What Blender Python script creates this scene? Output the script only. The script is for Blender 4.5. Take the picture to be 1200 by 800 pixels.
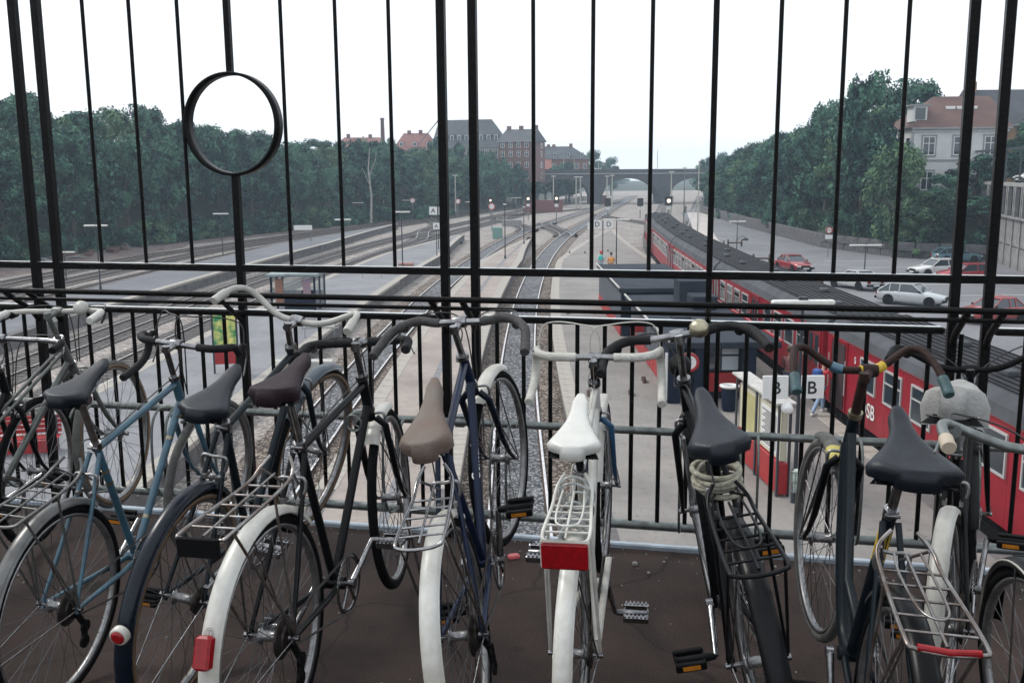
import bpy, math, random
from mathutils import Vector, Matrix, Euler
random.seed(7)
PI = math.pi
R = math.radians
S = bpy.context.scene
for _o in list(bpy.data.objects): bpy.data.objects.remove(_o)
C = bpy.data.collections.new('scene_objects'); S.collection.children.link(C)

# ------------------------------------------------------------------ camera
EYE = 1.65                       # eye height over the bridge deck (z = 0); rails lie at about -6.8
F_PX, PITCH, ROLL = 1144.65, R(9.894), R(-.3717)
cam = bpy.data.cameras.new('camera'); camo = bpy.data.objects.new('camera', cam); C.objects.link(camo)
cam.sensor_fit = 'HORIZONTAL'; cam.sensor_width = 36; cam.lens = 36*F_PX/1200
cam.clip_start = .05; cam.clip_end = 6000
_F = Vector((0, math.cos(PITCH), -math.sin(PITCH))); _u = Vector((0, math.sin(PITCH), math.cos(PITCH))); _r = Vector((1, 0, 0))
_R = _r*math.cos(ROLL) + _u*math.sin(ROLL); _U = -_r*math.sin(ROLL) + _u*math.cos(ROLL)
camo.matrix_world = Matrix(((_R.x, _U.x, -_F.x, 0), (_R.y, _U.y, -_F.y, 0), (_R.z, _U.z, -_F.z, EYE), (0, 0, 0, 1)))
S.camera = camo

# ------------------------------------------------------------------ world, sun, exposure (overcast afternoon)
SUN_EL, SUN_AZ = R(48), R(-60)
w = bpy.data.worlds.new('World'); S.world = w; w.use_nodes = True
nt = w.node_tree; nt.nodes.clear()
sky = nt.nodes.new('ShaderNodeTexSky'); sky.sky_type = 'NISHITA'; sky.sun_disc = False
sky.sun_elevation = SUN_EL; sky.sun_rotation = SUN_AZ; sky.dust_density = 4; sky.air_density = 1.2
mx = nt.nodes.new('ShaderNodeMix'); mx.data_type = 'RGBA'; mx.inputs[0].default_value = .88
mx.inputs[7].default_value = (9.6, 10.1, 10.8, 1)          # the even white cloud deck
bg = nt.nodes.new('ShaderNodeBackground'); bg.inputs[1].default_value = .1
out = nt.nodes.new('ShaderNodeOutputWorld')
nt.links.new(sky.outputs[0], mx.inputs[6]); nt.links.new(mx.outputs[2], bg.inputs[0]); nt.links.new(bg.outputs[0], out.inputs[0])
sl = bpy.data.lights.new('sun', 'SUN'); sl.energy = 1.5; sl.angle = R(14); sl.color = (1, .96, .9)
so = bpy.data.objects.new('sun', sl); C.objects.link(so)
so.rotation_euler = Vector((math.sin(SUN_AZ)*math.cos(SUN_EL), math.cos(SUN_AZ)*math.cos(SUN_EL), math.sin(SUN_EL))).to_track_quat('Z', 'Y').to_euler()
S.view_settings.view_transform = 'Standard'; S.view_settings.look = 'None'
S.view_settings.exposure = .4; S.view_settings.gamma = 1; S.view_settings.use_curve_mapping = False
S.render.resolution_x = 1024; S.render.resolution_y = 682
S.cycles.volume_bounces = 3; S.cycles.max_bounces = 8

def ground_at(px, py, z):        # where the sight line through a photo pixel (1200 x 800) meets the level z
    d = _F + _R*((px-600)/F_PX) - _U*((py-400)/F_PX); t = (z-EYE)/d.z
    return Vector((d.x*t, d.y*t, z))
def height_at(py, Y, px=600):    # height of a photo row on something standing at distance Y
    d = _F + _R*((px-600)/F_PX) - _U*((py-400)/F_PX); return EYE + d.z*Y/d.y

# ------------------------------------------------------------------ materials
MATS = {}
def mat(name, col, rough=.6, metal=0, noise=0, scale=8, detail=6, bump=0, bscale=None, col2=None, spec=.5, coords='Object', emit=None, alpha=None, coat=0, trans=0, fleck=None):
    """procedural surface: base colour broken up by noise (col -> col2), optional bump and flecks"""
    if name in MATS: return MATS[name]
    m = bpy.data.materials.new(name); m.use_nodes = True; n = m.node_tree; b = n.nodes['Principled BSDF']
    b.inputs['Base Color'].default_value = (*col, 1); b.inputs['Roughness'].default_value = rough; b.inputs['Metallic'].default_value = metal
    b.inputs['Specular IOR Level'].default_value = spec; b.inputs['Coat Weight'].default_value = coat
    tc = n.nodes.new('ShaderNodeTexCoord')
    if noise or col2:
        c2 = col2 or tuple(c*(1-noise) for c in col)
        nz = n.nodes.new('ShaderNodeTexNoise'); nz.inputs['Scale'].default_value = scale; nz.inputs['Detail'].default_value = detail; nz.inputs['Roughness'].default_value = .65
        rp = n.nodes.new('ShaderNodeValToRGB'); rp.color_ramp.elements[0].position = .36; rp.color_ramp.elements[1].position = .66
        rp.color_ramp.elements[0].color = (*c2, 1); rp.color_ramp.elements[1].color = (*col, 1)
        n.links.new(tc.outputs[coords], nz.inputs['Vector']); n.links.new(nz.outputs['Fac'], rp.inputs[0])
        last = rp.outputs[0]
        if fleck:
            fc, fs, ft = fleck
            vz = n.nodes.new('ShaderNodeTexVoronoi'); vz.inputs['Scale'].default_value = fs
            n.links.new(tc.outputs[coords], vz.inputs['Vector'])
            sp = n.nodes.new('ShaderNodeSeparateColor'); n.links.new(vz.outputs['Color'], sp.inputs[0])
            mr = n.nodes.new('ShaderNodeMapRange'); mr.inputs[1].default_value = ft; mr.inputs[2].default_value = 1
            n.links.new(sp.outputs[0], mr.inputs[0])
            mm = n.nodes.new('ShaderNodeMix'); mm.data_type = 'RGBA'; mm.inputs[7].default_value = (*fc, 1)
            n.links.new(mr.outputs[0], mm.inputs[0]); n.links.new(last, mm.inputs[6]); last = mm.outputs[2]
        n.links.new(last, b.inputs['Base Color'])
        rr = n.nodes.new('ShaderNodeMapRange'); rr.inputs[3].default_value = min(1, rough+.12); rr.inputs[4].default_value = max(.02, rough-.08)
        n.links.new(nz.outputs['Fac'], rr.inputs[0]); n.links.new(rr.outputs[0], b.inputs['Roughness'])
    if bump:
        nb = n.nodes.new('ShaderNodeTexNoise'); nb.inputs['Scale'].default_value = bscale or scale*5; nb.inputs['Detail'].default_value = 4
        bp = n.nodes.new('ShaderNodeBump'); bp.inputs['Strength'].default_value = bump; bp.inputs['Distance'].default_value = .02
        n.links.new(tc.outputs[coords], nb.inputs['Vector']); n.links.new(nb.outputs['Fac'], bp.inputs['Height']); n.links.new(bp.outputs[0], b.inputs['Normal'])
    if emit:
        b.inputs['Emission Color'].default_value = (*emit[0], 1); b.inputs['Emission Strength'].default_value = emit[1]
    MATS[name] = m; return m

def ballast(name, a, b_, c_, scale=17, bright=.6):
    m = bpy.data.materials.new(name); m.use_nodes = True; n = m.node_tree; b = n.nodes['Principled BSDF']; b.inputs['Roughness'].default_value = .9
    tc = n.nodes.new('ShaderNodeTexCoord')
    v = n.nodes.new('ShaderNodeTexVoronoi'); v.inputs['Scale'].default_value = scale
    v2 = n.nodes.new('ShaderNodeTexVoronoi'); v2.feature = 'DISTANCE_TO_EDGE'; v2.inputs['Scale'].default_value = scale
    sp = n.nodes.new('ShaderNodeSeparateColor')
    rp = n.nodes.new('ShaderNodeValToRGB'); e = rp.color_ramp.elements
    e[0].position = 0; e[0].color = (*a, 1); e[1].position = 1; e[1].color = (*c_, 1); k = e.new(.55); k.color = (*b_, 1)
    nz = n.nodes.new('ShaderNodeTexNoise'); nz.inputs['Scale'].default_value = .5; nz.inputs['Detail'].default_value = 5
    m1 = n.nodes.new('ShaderNodeMix'); m1.data_type = 'RGBA'; m1.blend_type = 'MULTIPLY'; m1.inputs[0].default_value = .55
    cr = n.nodes.new('ShaderNodeValToRGB'); cr.color_ramp.elements[0].position = .3; cr.color_ramp.elements[1].position = .7; cr.color_ramp.elements[0].color = (.35, .33, .33, 1)
    bp = n.nodes.new('ShaderNodeBump'); bp.inputs['Strength'].default_value = 1; bp.inputs['Distance'].default_value = .04
    cl = n.nodes.new('ShaderNodeMapRange'); cl.inputs[2].default_value = .25
    for t in (v, v2, nz): n.links.new(tc.outputs['Object'], t.inputs['Vector'])
    n.links.new(v.outputs['Color'], sp.inputs[0]); n.links.new(sp.outputs[0], rp.inputs[0]); n.links.new(nz.outputs['Fac'], cr.inputs[0])
    n.links.new(rp.outputs[0], m1.inputs[6]); n.links.new(cr.outputs[0], m1.inputs[7]); n.links.new(m1.outputs[2], b.inputs['Base Color'])
    n.links.new(v2.outputs['Distance'], cl.inputs[0]); n.links.new(cl.outputs[0], bp.inputs['Height']); n.links.new(bp.outputs[0], b.inputs['Normal'])
    MATS[name] = m; return m

def paving(name, c1, c2, tile, joint=.012, dirt=.35):
    """small paving tiles too far away to model one by one"""
    m = bpy.data.materials.new(name); m.use_nodes = True; n = m.node_tree; b = n.nodes['Principled BSDF']; b.inputs['Roughness'].default_value = .85
    tc = n.nodes.new('ShaderNodeTexCoord'); br = n.nodes.new('ShaderNodeTexBrick')
    br.inputs['Scale'].default_value = 1; br.inputs['Brick Width'].default_value = tile; br.inputs['Row Height'].default_value = tile; br.inputs['Mortar Size'].default_value = joint
    br.offset = .5; br.inputs['Color1'].default_value = (*c1, 1); br.inputs['Color2'].default_value = (*c2, 1); br.inputs['Mortar'].default_value = (*[x*.74 for x in c1], 1); br.inputs['Mortar Smooth'].default_value = .4
    nz = n.nodes.new('ShaderNodeTexNoise'); nz.inputs['Scale'].default_value = .35; nz.inputs['Detail'].default_value = 8; nz.inputs['Roughness'].default_value = .7
    cr = n.nodes.new('ShaderNodeValToRGB'); cr.color_ramp.elements[0].position = .33; cr.color_ramp.elements[1].position = .62; cr.color_ramp.elements[0].color = (1-dirt, 1-dirt, 1-dirt*.95, 1)
    mx_ = n.nodes.new('ShaderNodeMix'); mx_.data_type = 'RGBA'; mx_.blend_type = 'MULTIPLY'; mx_.inputs[0].default_value = 1
    sp = n.nodes.new('ShaderNodeTexNoise'); sp.inputs['Scale'].default_value = 5; sp.inputs['Detail'].default_value = 3
    c3 = n.nodes.new('ShaderNodeValToRGB'); c3.color_ramp.elements[0].position = .28; c3.color_ramp.elements[1].position = .4; c3.color_ramp.elements[0].color = (.7, .7, .7, 1)
    m2 = n.nodes.new('ShaderNodeMix'); m2.data_type = 'RGBA'; m2.blend_type = 'MULTIPLY'; m2.inputs[0].default_value = 1
    for t in (br, nz, sp): n.links.new(tc.outputs['Object'], t.inputs['Vector'])
    n.links.new(nz.outputs['Fac'], cr.inputs[0]); n.links.new(br.outputs['Color'], mx_.inputs[6]); n.links.new(cr.outputs[0], mx_.inputs[7])
    n.links.new(sp.outputs['Fac'], c3.inputs[0]); n.links.new(mx_.outputs[2], m2.inputs[6]); n.links.new(c3.outputs[0], m2.inputs[7]); n.links.new(m2.outputs[2], b.inputs['Base Color'])
    MATS[name] = m; return m

def leafmat(name, c1, c2, c3):
    m = bpy.data.materials.new(name); m.use_nodes = True; n = m.node_tree; b = n.nodes['Principled BSDF']; b.inputs['Roughness'].default_value = .6; b.inputs['Specular IOR Level'].default_value = .06
    g = n.nodes.new('ShaderNodeNewGeometry'); oi = n.nodes.new('ShaderNodeObjectInfo'); tc = n.nodes.new('ShaderNodeTexCoord')
    nz = n.nodes.new('ShaderNodeTexNoise'); nz.inputs['Scale'].default_value = .55; nz.inputs['Detail'].default_value = 3
    n.links.new(tc.outputs['Object'], nz.inputs['Vector'])
    c0 = n.nodes.new('ShaderNodeMapRange'); c0.inputs[1].default_value = .32; c0.inputs[2].default_value = .68; n.links.new(nz.outputs['Fac'], c0.inputs[0])
    a = n.nodes.new('ShaderNodeMath'); a.operation = 'MULTIPLY_ADD'; a.inputs[1].default_value = .4; n.links.new(g.outputs['Random Per Island'], a.inputs[0]); n.links.new(c0.outputs[0], a.inputs[2])
    a2 = n.nodes.new('ShaderNodeMath'); a2.operation = 'MULTIPLY_ADD'; a2.inputs[1].default_value = .3; n.links.new(oi.outputs['Random'], a2.inputs[0]); n.links.new(a.outputs[0], a2.inputs[2])
    rp = n.nodes.new('ShaderNodeValToRGB'); e = rp.color_ramp.elements; e[0].position = .5; e[0].color = (*c1, 1); e[1].position = 1.05; e[1].color = (*c3, 1); k = e.new(.8); k.color = (*c2, 1)
    n.links.new(a2.outputs[0], rp.inputs[0]); n.links.new(rp.outputs[0], b.inputs['Base Color'])
    MATS[name] = m; return m

# ------------------------------------------------------------------ mesh helpers
class MB:
    def __init__(s): s.v = []; s.f = []; s.sm = []
    def add(s, vs, fs, smooth=False):
        o = len(s.v); s.v += [tuple(v) for v in vs]; s.f += [tuple(i+o for i in f) for f in fs]; s.sm += [smooth]*len(fs); return s
    def box(s, a, b, rz=0, c=None):
        x0, y0, z0 = a; x1, y1, z1 = b
        vs = [(x0,y0,z0),(x1,y0,z0),(x1,y1,z0),(x0,y1,z0),(x0,y0,z1),(x1,y0,z1),(x1,y1,z1),(x0,y1,z1)]
        if rz:
            cx, cy = c or ((x0+x1)/2, (y0+y1)/2); co, si = math.cos(rz), math.sin(rz)
            vs = [(cx+(x-cx)*co-(y-cy)*si, cy+(x-cx)*si+(y-cy)*co, z) for x, y, z in vs]
        return s.add(vs, [(3,2,1,0),(4,5,6,7),(0,1,5,4),(1,2,6,5),(2,3,7,6),(3,0,4,7)])
    def bbox(s, a, b, r=.01):      # box with chamfered vertical/horizontal edges
        x0, y0, z0 = a; x1, y1, z1 = b
        rings = []
        for z, k in ((z0, r), (z0+r, 0), (z1-r, 0), (z1, r)):
            X0, Y0, X1, Y1 = x0+k, y0+k, x1-k, y1-k; q = r
            rings.append([(X0+q,Y0,z),(X1-q,Y0,z),(X1,Y0+q,z),(X1,Y1-q,z),(X1-q,Y1,z),(X0+q,Y1,z),(X0,Y1-q,z),(X0,Y0+q,z)])
        vs = [p for r_ in rings for p in r_]; fs = []
        for i in range(3):
            for j in range(8):
                fs.append((i*8+j, i*8+(j+1)%8, (i+1)*8+(j+1)%8, (i+1)*8+j))
        fs.append(tuple(range(7, -1, -1))); fs.append(tuple(range(24, 32)))
        return s.add(vs, fs)
    def tube(s, pts, r, n=8, closed=False, flat=None, cap=True):
        P = [Vector(p) for p in pts]
        if not closed:
            Q = [P[0]]
            for p in P[1:]:
                if (p-Q[-1]).length > 1e-5: Q.append(p)
            P = Q
        m = len(P)
        if m < 2: return s
        rs = r if isinstance(r, (list, tuple)) else [r]*m
        if len(rs) != m: rs = [rs[min(len(rs)-1, int(i*len(rs)/m))] for i in range(m)]
        T = []
        for i in range(m):
            if closed: t = P[(i+1) % m]-P[i-1]
            else: t = P[min(i+1, m-1)]-P[max(i-1, 0)]
            T.append(t.normalized() if t.length > 1e-9 else Vector((0, 0, 1)))
        up = Vector((0, 0, 1)) if abs(T[0].z) < .9 else Vector((0, 1, 0))
        N = (up - T[0]*up.dot(T[0])).normalized(); vs = []
        for i in range(m):
            N = (N - T[i]*N.dot(T[i])); N = N.normalized() if N.length > 1e-6 else T[i].orthogonal().normalized()
            B = T[i].cross(N)
            for j in range(n):
                a = 2*PI*j/n; vs.append(P[i] + (N*math.cos(a)*(flat or 1) + B*math.sin(a))*rs[i])
        fs = []
        for i in range(m if closed else m-1):
            k = (i+1) % m
            for j in range(n): fs.append((i*n+j, i*n+(j+1) % n, k*n+(j+1) % n, k*n+j))
        s.add(vs, fs, n > 4)
        if not closed and cap: s.add(vs[:n], [tuple(range(n))][::-1]); s.add(vs[-n:], [tuple(range(n))])
        return s
    def lathe(s, prof, c=(0, 0, 0), ax='z', n=16, smooth=True):   # prof: (radius, height) pairs
        vs = []
        for r, h in prof:
            for j in range(n):
                a = 2*PI*j/n; p = (r*math.cos(a), r*math.sin(a), h)
                if ax == 'y': p = (p[0], h, p[1])
                if ax == 'x': p = (h, p[0], p[1])
                vs.append((c[0]+p[0], c[1]+p[1], c[2]+p[2]))
        fs = [(i*n+j, i*n+(j+1) % n, (i+1)*n+(j+1) % n, (i+1)*n+j) for i in range(len(prof)-1) for j in range(n)]
        s.add(vs, fs, smooth); s.add(vs[:n], [tuple(range(n))]); s.add(vs[-n:], [tuple(range(n))]); return s
    def ring(s, c, Rr, prof, n=40, ax='y'):  # closed profile (dr, h) swept round the axis
        vs = []; m = len(prof)
        for j in range(n):
            a = 2*PI*j/n
            for dr, h in prof:
                r = Rr+dr; vs.append((c[0]+r*math.cos(a), c[1]+h, c[2]+r*math.sin(a)) if ax == 'y' else (c[0]+r*math.cos(a), c[1]+r*math.sin(a), c[2]+h))
        fs = [(j*m+i, j*m+(i+1) % m, ((j+1) % n)*m+(i+1) % m, ((j+1) % n)*m+i) for j in range(n) for i in range(m)]
        return s.add(vs, fs, True)
    def xf(s, fn): s.v = [tuple(fn(Vector(v))) for v in s.v]; return s
    def mesh(s, name):
        me = bpy.data.meshes.new(name); me.from_pydata(s.v, [], s.f); me.polygons.foreach_set('use_smooth', s.sm); me.update(); return me
    def build(s, name, m, parent=None, kind=None, label=None):
        o = bpy.data.objects.new(name, s.mesh(name)); C.objects.link(o); o.data.materials.append(m)
        if parent: o.parent = parent
        if kind: o['kind'] = kind
        if label: o['label'] = label
        return o
def tag(o, label=None, cat=None, group=None, kind=None):
    if label: o['label'] = label
    if cat: o['category'] = cat
    if group: o['group'] = group
    if kind: o['kind'] = kind
    return o
def thing(name, label, cat, loc=(0, 0, 0), rz=0, group=None):
    o = bpy.data.objects.new(name, None); C.objects.link(o); o.location = loc; o.rotation_euler = (0, 0, rz); o.empty_display_size = .2
    return tag(o, label, cat, group)
def kids(o): return [c for c in C.objects if c.parent == o]
def index_children():
    d = {}
    for c in C.objects:
        if c.parent: d.setdefault(c.parent.name, []).append(c)
    return d
def dup(root, loc=None, rz=None, label=None, group=None, tree=None):
    tree = tree or index_children()
    def cp(o, par):
        c = o.copy(); C.objects.link(c)
        if par: c.parent = par
        for k in tree.get(o.name, []): cp(k, c)
        return c
    r = cp(root, None)
    if loc is not None: r.location = loc
    if rz is not None: r.rotation_euler = (0, 0, rz)
    return tag(r, label, None, group)
def inst(name, me, m, parent, loc=(0, 0, 0), rz=0, kind=None):   # a piece that shares its mesh with the others alike
    o = bpy.data.objects.new(name, me); C.objects.link(o)
    if m and not me.materials: me.materials.append(m)
    o.parent = parent; o.location = loc; o.rotation_euler = (0, 0, rz)
    if kind: o['kind'] = kind
    return o
def smooth_path(pts, k=6, closed=False):
    P = [Vector(p) for p in pts]; o = []; n = len(P)
    for i in range(n if closed else n-1):
        if closed: a, b, c, d = P[i-1], P[i], P[(i+1) % n], P[(i+2) % n]
        else: a, b, c, d = P[max(i-1, 0)], P[i], P[i+1], P[min(i+2, n-1)]
        for j in range(k):
            t = j/k; o.append(.5*((2*b)+(c-a)*t+(2*a-5*b+4*c-d)*t*t+(3*b-a-3*c+d)*t**3))
    if not closed: o.append(P[-1])
    return o
def text(string, size, m, parent, mtx, name='lettering', depth=.003, align='CENTER'):
    cu = bpy.data.curves.new('lettering', 'FONT'); cu.body = string; cu.size = size; cu.align_x = align; cu.align_y = 'CENTER'; cu.extrude = depth; cu.offset = size*.012
    t = bpy.data.objects.new('tmp', cu); me = bpy.data.meshes.new_from_object(t); bpy.data.objects.remove(t)
    o = bpy.data.objects.new(name, me); C.objects.link(o); me.materials.clear(); me.materials.append(m); o.parent = parent; o.matrix_local = mtx
    return o
def lerp(a, b, t): return a+(b-a)*t
def poly(pts, y):
    if y <= pts[0][0]: return pts[0][1]
    for (y0, x0), (y1, x1) in zip(pts, pts[1:]):
        if y <= y1: return lerp(x0, x1, (y-y0)/(y1-y0))
    (y0, x0), (y1, x1) = pts[-2:]; return x1+(x1-x0)/(y1-y0)*(y-y1)
def bend(y):                       # how far the whole fan of tracks has swung right at distance y
    if y < 30: return 0
    if y < 150: return .00071*(y-30)**2
    return 10.22+.1704*(y-150)

# shared paints
M_black = mat('black_iron_paint', (.0022, .0026, .0027), .36, spec=.11, col2=(.005, .0042, .004), scale=9, detail=9, bump=.2, bscale=60)
M_blackm = mat('matt_black_plastic', (.004, .004, .0045), .55, spec=.12, noise=.3, scale=20)
M_galv = mat('galvanised_steel', (.23, .25, .24), .45, .8, noise=.45, scale=25, bump=.05)
M_chrome = mat('worn_chrome', (.36, .36, .365), .2, 1, noise=.5, scale=30)
M_alloy = mat('dull_alloy', (.34, .34, .34), .36, .9, noise=.35, scale=40)
M_rubber = mat('tyre_rubber', (.007, .007, .0075), .85, spec=.08, noise=.4, scale=60)
M_white = mat('white_enamel', (.6, .6, .56), .32, col2=(.4, .38, .33), scale=7, bump=.06, detail=9)
M_reflr = mat('red_reflector', (.3, .004, .008), .2, noise=.35, scale=60, spec=.4)
M_amber = mat('amber_reflector', (.55, .2, .02), .2, noise=.3, scale=80)
M_clear = bpy.data.materials.new('clear_glass'); M_clear.use_nodes = True
def _clear(n):
    b = n.nodes['Principled BSDF']; b.inputs['Base Color'].default_value = (.5, .55, .55, 1); b.inputs['Roughness'].default_value = .05
    t = n.nodes.new('ShaderNodeBsdfTransparent'); x = n.nodes.new('ShaderNodeMixShader'); x.inputs[0].default_value = .2
    n.links.new(t.outputs[0], x.inputs[1]); n.links.new(b.outputs[0], x.inputs[2]); n.links.new(x.outputs[0], n.nodes['Material Output'].inputs['Surface'])
_clear(M_clear.node_tree)
M_glass = mat('window_glass', (.03, .04, .05), .06, spec=.8)
M_conc = mat('concrete', (.34, .33, .32), .85, noise=.3, scale=2, bump=.2, bscale=30)
M_concw = mat('white_concrete_edge', (.5, .49, .46), .85, noise=.3, scale=3, bump=.2, bscale=30)
M_signw = mat('sign_white', (.75, .75, .73), .4, noise=.08, scale=5)
M_signk = mat('sign_black_print', (.01, .01, .012), .5)
M_pole = mat('pole_grey_paint', (.2, .2, .19), .5, noise=.3, scale=6)
M_poled = mat('pole_dark_paint', (.03, .035, .045), .45, noise=.3, scale=6)
M_poley = mat('pole_pale_paint', (.5, .5, .42), .5, noise=.25, scale=6)
M_lampw = mat('lamp_white_cover', (.72, .71, .66), .35, noise=.15, scale=8)
M_rail = mat('rail_steel', (.85, .82, .8), .3, .9, noise=.3, scale=4)
M_rust = mat('rusty_rail_side', (.09, .05, .035), .85, noise=.4, scale=8)
# ================================================================== SETTING
ZG, ZR, ZP = -7.0, -6.82, -6.2         # ballast, rail head, platform tops
LEFT = [(0,-60),(60,-54),(94,-49.5),(115,-46.5),(137,-38),(165,-26),(190,-14),(235,-1),(300,6),(500,40)]
RIGHT = [(0,58),(76,52),(90,45),(95,38),(108,34.4),(150,35.6),(200,38.5),(235,48),(300,66),(500,130)]
M_earth = mat('dark_bank_soil', (.045, .055, .035), .95, col2=(.02, .028, .018), scale=.5, bump=.4, bscale=6, coords='Object')
M_grav = mat('pale_dusty_gravel', (.36, .33, .32), .95, col2=(.2, .18, .175), scale=.35, bump=.5, bscale=14, fleck=((.45, .44, .44), 9, .7))
B_brown = ballast('ballast_brown', (.03, .02, .017), (.16, .115, .09), (.7, .6, .5), 15)
B_blue = ballast('ballast_blue_grey', (.04, .043, .05), (.14, .145, .155), (.62, .63, .65), 16)
B_dark = ballast('ballast_dark', (.05, .045, .043), (.14, .125, .115), (.4, .37, .34))
B_yard = ballast('ballast_yard', (.2, .175, .155), (.38, .335, .305), (.62, .57, .53), 9)
M_grass = mat('rough_grass', (.07, .1, .05), .95, col2=(.035, .055, .03), scale=.6, bump=.5, bscale=9)
M_road = mat('road_asphalt', (.19, .19, .2), .85, col2=(.13, .13, .14), scale=.25, bump=.15, bscale=40, fleck=((.26, .26, .27), 30, .8))

def sstep(t): t = max(0, min(1, t)); return t*t*(3-2*t)
def terrain(x, y):
    l, r = poly(LEFT, y), poly(RIGHT, y)
    if x < l: return ZG + 6.6*sstep((l-x)/15)
    if x > r+1: return ZG+1.5*sstep((x-r-1)/1.0) + 4.9*sstep((x-r-2)/11)
    return ZG
def terrain_sheet():
    ys = [-120, -60, -20, 0, 15, 30, 45]+[50+4*i for i in range(64)]+[310+20*i for i in range(10)]+[520, 600, 700, 810]
    vs = []; fs = []; rows = []
    for y in ys:
        l, r = poly(LEFT, min(y, 500)), poly(RIGHT, min(y, 500))
        xs = [-750, -500, -300, -150, l-40, l-25, l-15, l-12, l-9, l-6, l-3, l, l+2, (l+r)/2, r-.5, r+1, r+1.5, r+2, r+4, r+7, r+10, r+13, r+20, 160+r, 320, 500, 750]
        xs.sort(); rows.append([(x, y, terrain(x, min(y, 500)) + (random.uniform(-.25, .25) if abs(x) < 200 and (x < l-2 or x > r+4) else 0)) for x in xs])
    n = len(rows[0])
    for r_ in rows: vs += r_
    fs = [(i*n+j, i*n+j+1, (i+1)*n+j+1, (i+1)*n+j) for i in range(len(rows)-1) for j in range(n-1)]
    MB().add(vs, fs, True).build('ground', M_earth, kind='structure')
terrain_sheet()
def strip(name, xl, xr, y0, y1, z, m, step=4, kind='structure', parent=None, thick=0):
    vs = []; ys = []; y = y0
    while y < y1: ys.append(y); y += step
    ys.append(y1); mb = MB()
    for y in ys: vs += [(xl(y), y, z), (xr(y), y, z)]
    n = len(ys); fs = [(2*i, 2*i+1, 2*i+3, 2*i+2) for i in range(n-1)]
    mb.add(vs, fs)
    if thick:
        lo = [(a, b, c-thick) for a, b, c in vs]; al = vs+lo; k = len(vs)
        mb.add(al, [(2*i, 2*i+2, 2*i+2+k, 2*i+k) for i in range(n-1)]+[(2*i+3, 2*i+1, 2*i+1+k, 2*i+3+k) for i in range(n-1)]+[(1, 0, k, 1+k), (2*n-2, 2*n-1, 2*n-1+k, 2*n-2+k)])
    return mb.build(name, m, parent, kind)
# the wide gravelled yard between the banks
strip('yard_gravel', lambda y: poly(LEFT, y)+5+(3 if y < 120 else 0), lambda y: min(poly(RIGHT, y)-1.2, 18+bend(y)) if y < 215 else poly(RIGHT, y)-1.5, -20, 420, ZG+.02, B_yard, 5)
strip('brown_verge', lambda y: poly(LEFT, y)+.5, lambda y: poly(LEFT, y)+5+(3 if y < 120 else 0), 40, 200, ZG+.035, mat('verge_rubble', (.2, .15, .135), .95, col2=(.08, .06, .055), scale=1.2, bump=.6, bscale=8), 5)
# far land beyond the bridge fading in the haze
# ---------------------------------------------------------------- tracks
def off(y): return 0
TR = {  # name: (x offset, extra shift(y), ballast, y0, y1)
 'T1': (.15, lambda y: 0, B_brown, 2, 330), 'T2': (-6.6, lambda y: max(0, y-150)*.035, B_brown, 2, 330),
 'T4': (-17.6, lambda y: max(0, y-110)*.02, B_dark, 2, 330), 'T3': (-22.4, lambda y: max(0, y-110)*.03, B_dark, 2, 330),
 'T5': (-33.4, lambda y: max(0, y-110)*.075, B_dark, 30, 330), 'T6': (-37.8, lambda y: max(0, y-108)*.1, B_dark, 30, 300), 'T7': (-42, lambda y: max(0, y-104)*.13, B_dark, 30, 260),
 'TR': (12.0, lambda y: 0, B_dark, 2, 330), 'TF': (16.3, lambda y: max(0, y-110)*.03, B_dark, 2, 330)}
SLP = MB()
railprof = [(-.035, 0), (.035, 0), (.035, .045), (.012, .05), (.012, .12), (.06, .14), (.06, .0)]
def track(x0, sh, bm, y0, y1, blue=False, sleepers=True):
    root = thing('railway_track', None, None); root['kind'] = 'structure'
    cx = lambda y: x0+bend(y)+sh(y)
    o = strip('ballast_bed', lambda y: cx(y)-1.68, lambda y: cx(y)+1.68, y0, y1, ZG+.07, bm, 4, None, root)
    if blue: strip('ballast_centre', lambda y: cx(y)-.66, lambda y: cx(y)+.66, y0, y1, ZG+.1, B_blue, 4, None, root)
    ys = []; y = y0
    while y < y1: ys.append(y); y += 3
    ys.append(y1)
    for s_ in (-.75, .75):
        vs = []; fs = []
        pr = [(-.06, ZG+.07), (-.02, ZG+.1), (-.036, ZR-.03), (-.036, ZR), (.036, ZR), (.036, ZR-.03), (.02, ZG+.1), (.06, ZG+.07)]
        for y in ys: vs += [(cx(y)+s_+dx, y, z) for dx, z in pr]
        fs = [(i*8+j, i*8+j+1, (i+1)*8+j+1, (i+1)*8+j) for i in range(len(ys)-1) for j in range(7)]
        rl = MB().add(vs, fs).build('rail', M_rust, root); rl.data.materials.append(M_rail)
        for k, p in enumerate(rl.data.polygons): p.material_index = 1 if k % 7 == 3 else 0
    if blue: return root
    mb = MB(); y = y0+.3
    ye = min(y1, 190)
    while y < ye:
        x = cx(y); a = -math.atan((bend(y+1)-bend(y)))
        hz = ZG+(.112 if blue else .1)
        mb.box((x-1.25, y-.12, ZG+.02), (x+1.25, y+.12, hz), a, (x, y)); y += .62
    mb.build('sleepers', mat('weathered_sleeper', (.13, .115, .11), .9, noise=.4, scale=3), root, 'stuff')
    return root
for k, (x0, sh, bm, y0, y1) in TR.items(): track(x0, sh, bm, y0, y1, k in ('T1', 'T2'))
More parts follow.
